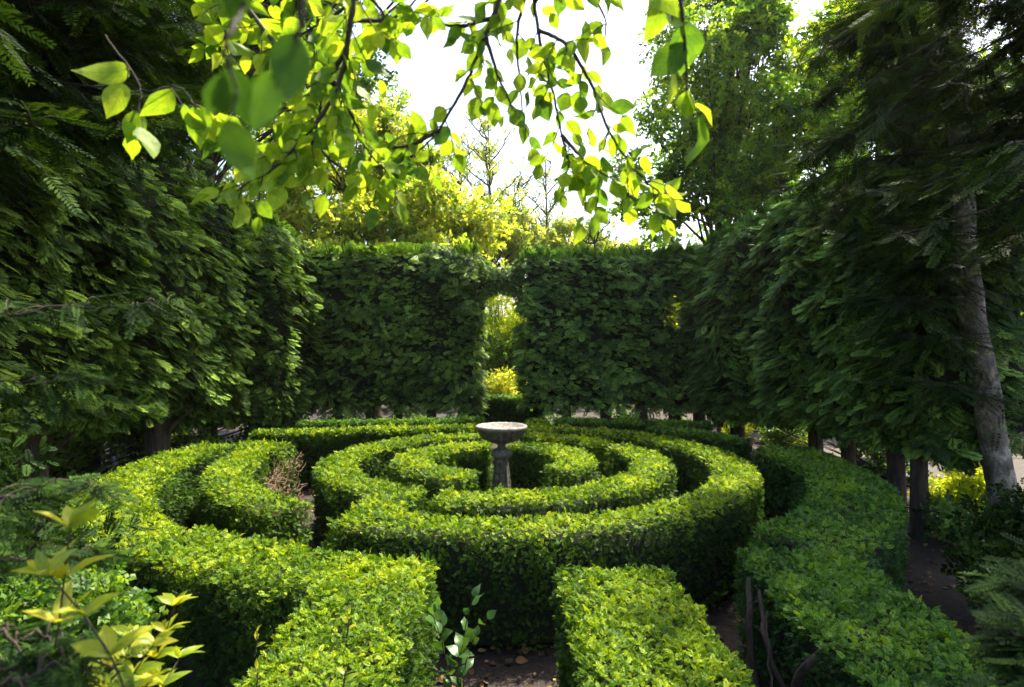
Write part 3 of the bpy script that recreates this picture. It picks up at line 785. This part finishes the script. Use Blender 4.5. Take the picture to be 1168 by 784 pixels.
# sparse bare-ish trees against the sky
def sparse_tree(label, base, h, spread, nb, mat, leafn, seed):
    r = np.random.RandomState(seed)
    root = empty('sparse_tree', (base[0], base[1], 0), label, 'tree', 'thin half bare trees against the sky')
    tk, lb, tips = Geo(), Geo(), []
    b = np.array([base[0], base[1], 0.0]); top = b + [r.uniform(-.3, .3), 0, h]
    pp = smooth_path([b, (b + top) / 2 + [.15, 0, 0], top], 14, .03); tk.tube(pp, np.linspace(.09, .02, 14), 7)
    for i in range(nb):
        u = r.uniform(.45, .98); s_ = pp[int(u * 13)]
        a = r.uniform(0, 6.28); L = spread * r.uniform(.5, 1) * (1.3 - u)
        e = s_ + [math.cos(a) * L, math.sin(a) * L * .5, L * r.uniform(.5, 1.2)]
        q = smooth_path([s_, (s_ + e) / 2 + r.uniform(-.1, .1, 3), e], 8, .03); lb.tube(q, np.linspace(.035, .015, 8), 5)
        for _ in range(5):
            s2 = q[r.randint(2, 8)]; e2 = s2 + np.array([r.uniform(-.5, .5), r.uniform(-.3, .3), r.uniform(.1, .6)]) * .9
            q2 = smooth_path([s2, (s2 + e2) / 2 + r.uniform(-.05, .05, 3), e2], 5); lb.tube(q2, np.linspace(.016, .010, 5), 4)
            tips += [q2[-1], q2[-2], q2[2]]
    tips = np.array(tips); ii = r.randint(0, len(tips), leafn)
    P = tips[ii] + r.normal(size=(leafn, 3)) * .1
    scatter('crown', CLUSTER, P, frames(r.normal(size=(leafn, 3)), r.normal(size=(leafn, 3))), r.uniform(.1, .2, leafn), mat, root)
    tk.build('trunk', MAT_TWIG, root); lb.build('limbs', MAT_TWIG, root)
sparse_tree('thin half bare tree with scattered leaves left of the sky gap', (-.9, 22), 10.2, 3.0, 26, MAT_PALE, 1500, 3)
sparse_tree('thin bare tree in the middle of the sky gap with few leaves', (.25, 23), 8.4, 2.6, 20, MAT_PALE, 420, 5)
sparse_tree('small bare tree standing low at the right of the sky gap', (2.6, 21), 6.6, 1.7, 14, MAT_GREEN, 260, 8)

sparse_tree('slender half bare tree rising just right of the middle of the sky gap', (1.1, 24), 9.4, 2.6, 22, MAT_PALE, 700, 15)
sparse_tree('thin half bare tree at the left of the sky gap beside the yellow crown', (-1.8, 23), 9.6, 2.8, 24, MAT_PALE, 900, 21)
# right-hand broadleaf trees
broad_tree('tall green broadleaf tree with lime backlit leaves above the right tall hedge', (5.2, 14.5), (4.9, 14.2, 5.2), .24,
           [(A_(780, 130, 14), (1.4, 1.5, 1.7)), (A_(740, 225, 13.6), (1.2, 1.2, 1.0)), (A_(835, 60, 13), (1.8, 1.6, 1.7)), (A_(860, 180, 13), (1.6, 1.4, 1.3)), (A_(960, 90, 12.5), (1.8, 1.6, 1.8)), (A_(830, 0, 14), (1.6, 1.5, 1.4))], 230, .24, MAT_LIGHTGREEN, group=GB)
broad_tree('spreading dark broadleaf tree leaning over the right conifer row', (7.4, 11.4), (6.8, 11.3, 4.6), .22,
           [(A_(905, 120, 11.8), (1.5, 1.2, 1.2)), (A_(990, 60, 11.2), (1.9, 1.3, 1.4)), (A_(855, 200, 12.2), (1.2, 1.0, 1.0)), (A_(1010, 170, 10.6), (1.5, 1.1, 1.1)), (A_(1090, 120, 8.4), (1.2, .8, .9))], 230, .19, MAT_LIGHTGREEN, group='trees above the right conifer row')
broad_tree('tall tree added behind the left conifers, its crown out of view to shade them', (-6.9, 12.2), (-5.6, 12.0, 8.6), .26,
           [((-.7, 13.2, 11.9), (1.6, 1.6, .8)), ((-.7, 11.4, 11.6), (1.6, 1.6, .9)), ((-.7, 9.4, 11.4), (1.6, 1.6, .9)), ((-.6, 7.6, 11.3), (1.6, 1.6, .9)), ((-5.0, 11.6, 9.6), (1.8, 2.2, 1.3))], 330, .26, MAT_GREEN, group='trees behind the left conifer row')  # high blobs added above the view to cast shade on the left conifers
# lime tree behind the left conifer row, glimpsed through the dark boughs
broad_tree('lime-leaved tree behind the left conifer row glimpsed at the top left', (-7.4, 10.5), (-7.1, 10.4, 5), .2,
           [(A_(130, 30, 10.4), (1.6, 1.5, 1.2)), (A_(210, 120, 10.6), (1.4, 1.4, 1.1)), (A_(300, 60, 12), (2.2, 1.5, 1.7)), (A_(40, 130, 10), (1.6, 1.4, 1.4))], 300, .22, MAT_GREEN, group='trees behind the left conifer row')
broad_tree('dark green tree standing behind the left conifer row', (-8.5, 6.0), (-8.2, 6, 5), .25, [((-8, 6, 6), (2.0, 2.5, 2.2)), ((-8, 9, 5), (1.8, 2.2, 1.8))], 140, .32, MAT_GREEN, group='trees behind the left conifer row')
broad_tree('dark green tree far right beyond the gravel path', (12.5, 15), (12.3, 15, 4), .25, [((12, 15.5, 4.5), (3.5, 2, 3.0)), ((9, 17, 4.2), (3, 2, 3.0)), ((15, 13, 4), (2.5, 2.5, 2.6))], 130, .36, MAT_GREEN, group='trees beyond the gravel path')

# glimpses through the arch
def shrub(label, blobs, dens, size, mat, base=None, name='shrub', group=None, cat='shrub', tmpl=None, gap=.15):
    c = np.array(blobs[0][0]); b = base or (c[0], c[1])
    root = empty(name, (b[0], b[1], 0), label, cat, group)
    parts, st = [], Geo()
    for (c, rad) in blobs:
        c, rad = np.array(c, float), np.array(rad, float)
        vol = rad[0] * rad[1] + rad[1] * rad[2] + rad[0] * rad[2]; k = max(5, int(8 * vol) + 4)
        for d in norm(rng.normal(size=(k, 3))):
            cc = c + d * rad * rng.uniform(.3, .8)
            parts.append(leaf_blob(cc, rad * .42, max(6, int(dens * vol / k)), size, shell=.2, gap=gap, gf=2.0))
            q = smooth_path([(b[0] + rng.uniform(-.05, .05), b[1] + rng.uniform(-.05, .05), 0), (np.array([b[0], b[1], 0]) + cc) / 2 + rng.uniform(-.06, .06, 3), cc], 7, .01)
            st.tube(q, np.linspace(.014, .005, 7), 5)
    P, t, nn, s = [np.concatenate(a) for a in zip(*parts)]
    ok = P[:, 2] > .03
    scatter('foliage', tmpl or CLUSTER, P[ok], frames(t[ok], nn[ok]), s[ok], mat, root)
    st.build('stems', MAT_TWIG, root)
    return root


shrub('golden shrub low in the archway', [(A_(571, 443, 14.6), (.75, .4, .52))], 1300, .10, MAT_YGREEN)
shrub('yellow-green tree top filling the upper archway', [(A_(562, 345, 16.5), (1.1, .7, 1.1)), (A_(590, 372, 16.2), (.8, .7, .8))], 400, .13, MAT_GOLD, name='broadleaf_tree', cat='tree')
shrub('dark green shrub across the middle of the archway', [(A_(572, 408, 15.6), (1.0, .4, .5)), (A_(560, 440, 15.8), (1.2, .4, .8))], 600, .16, MAT_WALL)
# golden glimpses at the right
shrub('golden shrub under the right conifers at the end of the back hedge', [(A_(890, 488, 13.0), (.62, .5, .34)), (A_(905, 508, 12.6), (.5, .4, .3))], 1400, .12, MAT_GOLD)
shrub('small golden shrub between two trunks at the back right', [(A_(836, 482, 13.2), (.35, .3, .4))], 1200, .11, MAT_GOLD)
shrub('bright golden shrub at the foot of the pale trunk', [(A_(1090, 548, 8.0), (.46, .45, .36)), (A_(1110, 565, 7.9), (.46, .4, .3))], 2200, .10, MAT_GOLD)
shrub('yellow-green shrub behind the small gap in the tall right hedge', [(A_(775, 365, 15), (.9, .5, .8)), (A_(725, 380, 15.5), (.8, .4, .8))], 500, .17, MAT_GOLD)

# woodland closing the distance
root_w = Geo()
parts = []
for i in range(70):
    a = rng.uniform(-78, 78)
    if abs(a - 3) < 7: hh = rng.uniform(2.5, 3.6)
    else: hh = rng.uniform(4, 7.5)
    rr = rng.uniform(27, 36)
    c = (math.sin(R(a)) * rr, math.cos(R(a)) * rr, hh * .5)
    parts.append(leaf_blob(c, (3.2, 2.0, hh * .55), 520, .75, shell=.5, gap=.05))
P, t, nn, s = [np.concatenate(a) for a in zip(*parts)]
w = scatter('woodland', CLUSTER, P, frames(t, nn), s, MAT_GREEN, None)
tag(w, kind='stuff'); w['label'] = 'far woodland closing the view behind the garden'; w['category'] = 'woodland'

# ------------------------------------------------------------------ pale leaning trunk at the right with its dark crown
def bough(lb, P_, T_, N_, S_, start, end, sag, r0, n_sp, size, spread=.35, droop=.25, up=(0, 0, 1)):
    """a limb with flat needle sprays set along it on side twigs"""
    start, end = np.array(start, float), np.array(end, float)
    mid = (start + end) / 2 + np.array([0, 0, sag])
    q = smooth_path([start, mid, end], 18, .012); L = np.linalg.norm(end - start)
    lb.tube(q, np.linspace(r0, r0 * .25, 18), 6, .1)
    T = norm(np.gradient(q, axis=0)); d = norm(end - start); sd = norm(np.cross(d, [0, 0, 1.0]))
    for i in range(n_sp):
        k = rng.randint(3, 18); b = q[k]; sg = rng.choice([-1, 1])
        tl = spread * rng.uniform(.4, 1.1) * (1.15 - k / 18)
        e = b + (sd * sg * rng.uniform(.4, 1) + d * rng.uniform(-.2, 1) + np.array([0, 0, rng.uniform(-.8, .35)])) * tl
        q2 = smooth_path([b, (b + e) / 2 + [0, 0, .02], e], 6); lb.tube(q2, np.linspace(r0 * .3 + .001, .0015, 6), 4)
        tt = norm(e - b)
        m = 7
        for j in range(m):
            pb = q2[min(5, j * 6 // m)]; s2 = -1 if j % 2 else 1
            side = norm(np.cross(tt, [0, 0, 1.0]))
            P_.append(pb); T_.append(tt * rng.uniform(.6, 1.2) + side * s2 * rng.uniform(.3, 1.0) + [0, 0, -droop * rng.uniform(.3, 1.3)])
            N_.append(np.array(up) + rng.normal(size=3) * .3); S_.append(size * rng.uniform(.7, 1.3))


def bough_tree(label, base, trunk_pts, tr, limbs, mat, trunk_mat, name='conifer_tree', group=None, size=.2, n_sp=14, spread=.5, r0=.03, cat='tree', extra=None, tmpl=None):
    root = empty(name, base, label, cat, group)
    lb = Geo(); P_, T_, N_, S_ = [], [], [], []
    for l in limbs: bough(lb, P_, T_, N_, S_, l[0], l[1], l[2] if len(l) > 2 else .08, r0, n_sp, size, spread)
    if trunk_pts is None:   # stems rising from the foot of the bush to its boughs
        f0 = np.array([base[0], base[1], -.03])
        for l in limbs:
            e0 = np.array(l[0]); lb.tube(smooth_path([f0, f0 * .5 + e0 * .5 + [0, 0, .1], e0], 10, .01), np.linspace(r0 * 2.2, r0, 10), 6, .1)
    P, T, N, S = map(np.array, (P_, T_, N_, S_))
    scatter('crown' if trunk_pts is not None else 'foliage', tmpl or YEW, P, frames(T, N), S, mat, root)
    lb.build('limbs', MAT_TWIG, root)
    if trunk_pts is not None:
        tk = Geo(); pp = smooth_path(trunk_pts, 30, .012); tk.tube(pp, np.interp(np.linspace(0, 1, 30), [0, .08, 1], [tr * 1.5, tr, tr * .55]), 16, .06)
        tk.build('trunk', trunk_mat, root)
    return root


Y0 = 6.0
tp = [(5.05, 6.0, -.05), tuple(at(1143, 560, 6.0)), tuple(at(1128, 470, 6.0)), tuple(at(1112, 370, 6.0)), tuple(at(1102, 300, 6.0)), tuple(at(1098, 200, 5.95)), tuple(at(1092, 120, 5.9)), tuple(at(1080, -60, 5.9))]
limbs = []
r2 = np.random.RandomState(11)
for i in range(36):
    z = r2.uniform(2.9, 6.2); s_ = np.array([np.interp(z, [2.7, 6], [4.46, 4.3]), 5.95, z])
    a = R(r2.uniform(20, 225)); L = r2.uniform(.6, 1.7)
    limbs.append((s_, s_ + [math.cos(a) * L, math.sin(a) * L, -r2.uniform(0, .5)], .12))
for pr_ in ((1100, 340, 1020, 348), (1102, 330, 1050, 300), (1112, 395, 1030, 385), (1122, 450, 1060, 440), (1110, 280, 1010, 262)):
    limbs.append((at(pr_[0], pr_[1], 5.95), at(pr_[2], pr_[3], 5.2), .03))
bough_tree('leaning tree with a mottled pale trunk and dark needled boughs at the right', (5.05, 6.0, 0), tp, .13, limbs, MAT_DARKYEW, MAT_PALETRUNK, size=.2, n_sp=30, spread=.85, r0=.013, name='conifer_tree')

# near dark conifer whose boughs hang in at the upper right
limbs = []
for i in range(60):
    z = r2.uniform(3.05, 5.4); s_ = np.array([4.6, 3.3, z]); a = R(r2.uniform(105, 215)); L = r2.uniform(1.2, 2.7)
    e = s_ + [math.cos(a) * L, math.sin(a) * L, -r2.uniform(.1, .6)]
    if e[2] < 2.75: continue
    # leave the middle of the picture to the sky
    if e[0] / e[1] < .58: e = s_ + (e - s_) * .55
    if e[0] / e[1] < .58: continue
    limbs.append((s_, e, .1))
for i in range(60):
    if i > 22: break
    s_ = np.array([4.6, 3.3, r2.uniform(5.2, 7.6)]); a = r2.uniform(0, 6.28); L = r2.uniform(.8, 2.1)
    limbs.append((s_, s_ + [math.cos(a) * L, math.sin(a) * L, -r2.uniform(.1, .5)], .1))
bough_tree('dark conifer whose black-green boughs hang in at the upper right corner', (4.6, 3.3, 0), [(4.6, 3.3, 0), (4.62, 3.3, 2.5), (4.6, 3.3, 6)], .17, limbs, MAT_DARKYEW, MAT_TRUNK, size=.17, n_sp=34, spread=.8, r0=.014)

# near dark conifer at the upper left
limbs = []
for i in range(360):
    z = r2.uniform(3.0, 5.2); s_ = np.array([-4.3, 3.2, z]); a = R(r2.uniform(-45, 75)); L = r2.uniform(1.0, 2.9)
    e = s_ + [math.cos(a) * L, math.sin(a) * L, -r2.uniform(.0, .6)]
    if e[1] < 1.2: continue
    px, py = 584 + e[0] / e[1] * FPX, 392 - (e[2] - CAMZ) / e[1] * FPX
    if px > 250 or py > 185 + r2.uniform(-40, 15): continue
    limbs.append((s_, e, .1))
bough_tree('dark conifer whose black-green boughs fill the upper left corner', (-4.3, 3.2, 0), [(-4.3, 3.2, 0), (-4.32, 3.2, 2.5), (-4.3, 3.2, 6)], .17, limbs, MAT_DARKYEW, MAT_TRUNK, size=.17, n_sp=34, spread=.8, r0=.014)

# blurred low boughs close to the lens, left and right
bough_tree('blurred dark yew boughs reaching in at the left edge', (-2.1, 1.3, 0), None, 0,
           [(at(-120, 375, 1.5), at(190, 345, 1.7), .01), (at(-120, 600, 1.2), at(130, 555, 1.3), .01), (at(-160, 660, 1.1), at(110, 640, 1.2), .02), (at(-100, 740, 1.0), at(90, 735, 1.1), .02), (at(-80, 820, .9), at(130, 760, 1.05), .02), (at(-140, 450, 1.4), at(100, 430, 1.6), .01)],
           MAT_DARKYEW, None, name='yew_bush', size=.08, n_sp=12, spread=.13, r0=.006, cat='bush')
bough_tree('blurred dark yew boughs reaching in at the lower right edge', (2.5, 1.3, 0), None, 0,
           [(at(1300, 660, 1.3), at(1155, 670, 1.3), .01), (at(1290, 700, 1.2), at(1165, 705, 1.2), .01), (at(1250, 800, 1.1), at(1175, 760, 1.15), .01), (at(1270, 740, 1.2), at(1172, 730, 1.25), .01), (at(1230, 860, 1.0), at(1160, 800, 1.1), .01), (at(1280, 780, 1.1), at(1160, 735, 1.15), .01)],
           MAT_DARKYEW, None, name='yew_bush', size=.08, n_sp=26, spread=.14, r0=.006, cat='bush')


# ------------------------------------------------------------------ overhanging leafy branches near the lens
def leafy_branch(label, lines, mat=MAT_LIME, L=.053, gap_=.047, twig=.10, Yd=1.4, n_leaf=(2, 5), name='leafy_branch', r0=.006, face=.75, loc=None, group='leafy branches hanging overhead', mask=None):
    """lines: pixel polylines with their own depth; twigs and alternate leaves grow from them"""
    p0 = at(*lines[0][0][0], lines[0][1])
    root = empty(name, loc or p0, label, 'branch', group)
    bones = []
    lb = Geo(); P_, T_, N_, S_ = [], [], [], []
    def leaf(b, d, sz):
        tow = norm(np.array([0, 0, CAMZ]) - b) * face
        n = tow * rng.choice([-1, 1]) + rng.normal(size=3) * .42 + np.array([0, 0, .25])
        P_.append(b); T_.append(norm(d) + np.array([0, 0, -.55]) + rng.normal(size=3) * .28); N_.append(n); S_.append(sz * rng.uniform(.7, 1.2))
    for line in lines:
        pts, Y, tw = line[0], line[1], (line[2] if len(line) > 2 else 1.0)
        q3 = np.array([at(a, b, Y + rng.uniform(-.02, .02)) for a, b in pts])
        if bones:
            allb = np.concatenate(bones); near = allb[np.argmin(np.linalg.norm(allb - q3[0], axis=1))]
            if np.linalg.norm(near - q3[0]) < .1: q3[0] = near
            else: q3 = np.r_[near[None], q3]
        q = smooth_path(q3, max(10, len(q3) * 6), .0015); bones.append(q)
        lb.tube(q, np.linspace(r0 * (line[3] if len(line) > 3 else 1), .0018, len(q)), 6)
        Ls = np.linalg.norm(np.diff(q, axis=0), axis=1).sum(); m = int(Ls / gap_ * tw)
        T = norm(np.gradient(q, axis=0))
        for i in range(m):
            u = (i + rng.rand()) / m; k = min(len(q) - 1, int((.12 + .88 * u) * len(q))); b = q[k]
            sg = 1 if i % 2 else -1
            side = np.cross(T[k], [0, 1, 0]); side = norm(side)
            d = T[k] * rng.uniform(.3, 1) + side * sg * rng.uniform(.4, 1) + np.array([0, rng.uniform(-.5, .5), -.1])
            tl = twig * rng.uniform(.35, 1.1)
            e = b + norm(d) * tl + np.array([0, 0, -.02])
            q2 = smooth_path([b, (b + e) / 2 + rng.uniform(-.008, .008, 3), e], 6)
            q2[0] = b; lb.tube(q2, np.linspace(.0017, .0009, 6), 4)
            tt = norm(e - b); s2 = norm(np.cross(tt, [0, 1, 0]))
            nl = rng.randint(*n_leaf)
            for j in range(nl):
                kk = min(5, 1 + int(5 * j / nl)); leaf(q2[kk], tt * .5 + s2 * (1 if j % 2 else -1) * .9, L)
            leaf(e, tt, L)
        leaf(q[-1], T[-1], L)
    P, T, N, S = map(np.array, (P_, T_, N_, S_))
    if mask is not None:
        px = 584 + P[:, 0] / P[:, 1] * FPX; py = 392 - (P[:, 2] - CAMZ) / P[:, 1] * FPX
        k = ~mask(px, py); P, T, N, S = P[k], T[k], N[k], S[k]
    scatter('leaves', LEAF, P, frames(T, N), S, mat, root, np.clip(rng.normal(.5, .25, len(P)), 0, 1))
    lb.build('twigs', MAT_TWIG, root)
    return root


leafy_branch('leafy branch hanging from the top left of centre, forking low, crowded with lime leaves',
             [([(412, -60), (401, 20), (388, 90), (367, 133), (342, 162), (316, 190), (290, 205), (270, 218)], 1.35, 1.5, 1.3), ([(395, 56), (376, 94), (361, 141), (350, 190)], 1.4, 1.3), ([(393, 94), (406, 141), (418, 170), (440, 195)], 1.4, 1.4), ([(401, 30), (450, 20), (480, -5)], 1.4, 1.2),
              ([(388, 90), (330, 120), (255, 160)], 1.45, 1.1), ([(404, 0), (360, 30), (300, 60)], 1.5, 1.0), ([(340, 155), (380, 185), (400, 200)], 1.4, 1.0), ([(420, -20), (440, 20), (452, 45)], 1.45, .8), ([(260, -20), (300, 30), (330, 90)], 1.7, 1.6), ([(330, -30), (350, 40), (400, 70)], 1.7, 1.5), ([(230, -30), (262, 20), (250, 60)], 1.7, 1.2)])
leafy_branch('long bare-stemmed branch slanting down left through the middle of the sky',
             [([(590, -60), (570, 0), (551, 47), (530, 98), (515, 124), (500, 150), (466, 182), (445, 200)], 1.5, .9, 1.2), ([(555, 38), (568, 86), (585, 124)], 1.5, .4), ([(500, 150), (470, 165), (440, 170)], 1.5, 1.0), ([(560, 20), (520, 30), (480, 20)], 1.5, 1.0)],
             mask=lambda x, y: (x > 455) & (x < 530) & (y > 50) & (y < 118))
leafy_branch('dark-leaved branch hanging straight down right of the centre',
             [([(605, -50), (609, 0), (617, 51), (630, 103), (637, 137), (650, 185), (668, 215)], 1.6, 1.0), ([(602, -20), (590, 38), (592, 86), (597, 140)], 1.65, .6), ([(620, 4), (650, 56), (675, 98), (692, 145), (714, 180), (735, 205), (755, 222)], 1.5, 1.1), ([(645, 141), (675, 190), (700, 205)], 1.55, 1.6), ([(640, -30), (690, 20), (690, 50)], 1.5, .4)],
             mask=lambda x, y: ((x > 700) & (y < 125)))
leafy_branch('short spray of pale lime leaves hanging by itself right of the sky gap',
             [([(775, -60), (778, 17), (782, 60), (783, 105)], 1.15, .8)], L=.075, twig=.05, n_leaf=(1, 3))
leafy_branch('two big leaves hanging at the top edge beside the lone spray', [([(705, -60), (745, -12)], 1.1, .3)], L=.08, twig=.03, n_leaf=(1, 2))
leafy_branch('blurred branch of broad dark leaves very close at the upper left', [([(310, -140), (300, -80), (285, -10), (258, 50), (262, 80)], .44, .55), ([(310, -140), (330, -90), (345, -10), (338, 40)], .44, .5)], mat=MAT_LEAFDK, L=.043, twig=.03, n_leaf=(1, 2), face=1.2, r0=.0015)
leafy_branch('thin branch with a few bright leaves against the dark boughs at the upper left', [([(120, 40), (160, 110), (150, 140)], 1.25, .5), ([(160, 110), (205, 100), (225, 125)], 1.25, .6)], L=.075, twig=.04, n_leaf=(1, 2), r0=.0018)


# ------------------------------------------------------------------ saplings and weeds
def sapling(label, base, stems, mat, L=.06, name='sapling', tmpl=LEAF_LONG, gap_=.035, flat=.8, cat='plant', group=None, low=.4):
    root = empty(name, base, label, cat, group)
    lb = Geo(); P_, T_, N_, S_ = [], [], [], []
    for st in stems:
        q = smooth_path([base] + [np.array(s_) for s_ in st], 22, .002); lb.tube(q, np.linspace(.005, .0015, 22), 5)
        T = norm(np.gradient(q, axis=0)); Lq = np.linalg.norm(np.diff(q, axis=0), axis=1).sum(); m = max(2, int(Lq * (1 - low) / gap_))
        for i in range(m):
            k = int(22 * (low + (1 - low) * i / m)); a = i * 2.4 + rng.uniform(-.4, .4)
            d = np.array([math.cos(a), math.sin(a) * .6, .35]); P_.append(q[k]); T_.append(d + T[k] * .4); N_.append(np.array([0, -.3, flat]) + rng.normal(size=3) * .25); S_.append(L * rng.uniform(.7, 1.25))
        P_.append(q[-1]); T_.append(T[-1] + [.2, 0, 0]); N_.append(np.array([0, -.6, .6])); S_.append(L * .8)
    P, T, N, S = map(np.array, (P_, T_, N_, S_))
    scatter('leaves', tmpl, P, frames(T, N), S, mat, root); lb.build('stems', MAT_TWIG, root)
    return root


sapling('upright sapling with yellow leaves at the left edge', (-1.1, 1.1, 0), [[at(72, 670, 1.02), at(80, 602, 1.0)], [at(85, 690, 1.0), at(55, 655, 1.0)]], MAT_SAPL, L=.06, gap_=.02, low=.84)
sapling('yellow-leaved sapling at the bottom left beside the near hedge', (-1.22, 1.62, 0), [[at(185, 730, 1.55), at(200, 690, 1.55)], [at(170, 760, 1.5), at(150, 725, 1.55)], [at(190, 775, 1.45), at(205, 750, 1.5)], [at(140, 780, 1.4), at(125, 760, 1.4)], [at(150, 770, 1.3), at(175, 735, 1.3)], [at(120, 790, 1.3), at(145, 750, 1.3)]], MAT_SAPL, L=.052, gap_=.013, low=.78)
shrub('mid-green shrub with sunlit tips at the lower left edge', [(A_(50, 715, 1.9), (.34, .3, .2)), (A_(120, 715, 2.0), (.2, .2, .12))], 4200, .055, MAT_GREEN)
shrub('dark shrub filling the shade at the far lower left', [(A_(-20, 560, 3.4), (.55, .6, .42)), (A_(10, 650, 2.9), (.5, .5, .42))], 1500, .085, MAT_DARKYEW, tmpl=FAN)
sapling('green heart-leaved weed growing in the alley between the near hedges', (-.24, 3.1, .0),
        [[at(505, 735, 3.0), at(500, 690, 2.95)], [at(530, 720, 3.0), at(540, 680, 3.0)], [at(540, 730, 2.95), at(556, 705, 2.9)], [at(525, 745, 2.9), at(528, 735, 2.85)], [at(500, 720, 2.9), at(492, 700, 2.8)]], MAT_WEED, L=.07, tmpl=LEAF, gap_=.06, name='weed', flat=.5)
for (px, py, lab) in ((395, 715, 'small seedling with paired leaves on the near left hedge, the upper one'), (290, 735, 'lone narrow pale leaf shoot on the near left hedge'), (390, 775, 'seedling low on the near left hedge at the bottom edge'), (290, 780, 'seedling at the bottom edge left of the near hedge top')):
    Yh = 860.0 / (py - 392); b = at(px, py, Yh) + [0, 0, -.05]
    sapling(lab, tuple(b), [[b + [.01, 0, .05], b + [.015, -.01, .11]]], MAT_SAPL, L=.045, gap_=.02, name='seedling', group='seedlings on the near left hedge')
shrub('broad-leaved undergrowth in the shade beneath the left conifers', [((-4.6, 9.0, .3), (.5, 1.4, .4)), ((-4.4, 10.6, .35), (.6, .8, .4)), ((-4.9, 7.0, .3), (.5, 1.0, .35))], 500, .16, MAT_WALL)
shrub('undergrowth beneath the right conifers behind the curving hedge', [((4.4, 8.6, .25), (.35, .9, .3)), ((4.75, 6.5, .22), (.35, .6, .28))], 650, .12, MAT_WALL_R)

# fallen leaves
n = 6500
P = np.stack([rng.uniform(-5, 6, n), rng.uniform(1, 12, n), rng.uniform(.006, .03, n)], 1)
lit = scatter('fallen_leaves', LEAF, P, frames(rng.normal(size=(n, 3)) * [1, 1, .1], rng.normal(size=(n, 3)) * .25 + [0, 0, 1]), rng.uniform(.02, .08, n), MAT_LITTER, None)
tag(lit, kind='stuff'); lit['label'] = 'brown fallen leaves strewn over the bare soil'; lit['category'] = 'leaf litter'

shrub('dark undergrowth behind the feet of the tall left hedge', [((-3.6, 13.6, .3), (.9, .4, .38)), ((-2.3, 13.6, .3), (.9, .4, .36)), ((-1.1, 13.7, .3), (.5, .4, .34))], 420, .13, MAT_WALL)
shrub('dark undergrowth behind the feet of the tall right hedge', [((1.2, 13.6, .3), (.9, .4, .38)), ((2.5, 13.6, .3), (.9, .4, .36)), ((3.9, 13.7, .3), (.6, .4, .36))], 420, .13, MAT_WALL_R)
shrub('dark laurel thicket behind the left conifer trunks', [((-6.6, 8.0, .7), (.7, 1.6, .8)), ((-6.6, 10.6, .7), (.7, 1.6, .8)), ((-6.6, 5.6, .7), (.7, 1.6, .8)), ((-5.2, 13.2, .6), (1.2, .6, .7))], 420, .2, MAT_WALL)
shrub('dark thicket behind the right conifer trunks', [((6.1, 9.6, .5), (.35, .5, .6)), ((6.3, 11.0, .6), (.5, .7, .7)), ((5.6, 12.4, .35), (.4, .4, .35))], 700, .16, MAT_WALL_R)
shrub('dark thicket far right behind the leaning pale trunk', [((7.6, 7.6, .9), (.5, .5, 1.2)), ((6.9, 7.0, 2.4), (.8, .7, 1.1)), ((7.4, 7.2, 3.6), (1.0, .8, 1.2)), ((6.3, 6.9, 3.6), (.8, .6, 1.0)), ((6.4, 6.8, 4.9), (1.2, .8, 1.0)), ((5.2, 7.6, 5.0), (.9, .6, .7))], 520, .17, MAT_WALL_R, base=(7.2, 8.0), name='laurel_tree', cat='tree')

shrub('dark low shrub in front of the foot of the leaning pale trunk', [(A_(1165, 640, 4.6), (.6, .5, .5)), (A_(1150, 700, 3.8), (.4, .4, .35)), (A_(1165, 605, 5.0), (.5, .4, .4))], 900, .1, MAT_DARKYEW)

# ------------------------------------------------------------------ air
hz, nt, out = new_mat('air')
pv = nt.nodes.new('ShaderNodeVolumePrincipled'); pv.inputs['Density'].default_value = .0003
pv.inputs['Color'].default_value = (1, 1, .95, 1); pv.inputs['Anisotropy'].default_value = .5
nt.links.new(pv.outputs[0], out.inputs['Volume'])
bm = bmesh.new(); bmesh.ops.create_cube(bm, size=1)
me = bpy.data.meshes.new('haze')
for v in bm.verts: v.co = Vector((v.co.x * 320, v.co.y * 320 + 85, v.co.z * 16 + 7.0))
bm.to_mesh(me); bm.free()
hz_o = bpy.data.objects.new('haze', me); COL.objects.link(hz_o); me.materials.append(hz); tag(hz_o, kind='stuff')
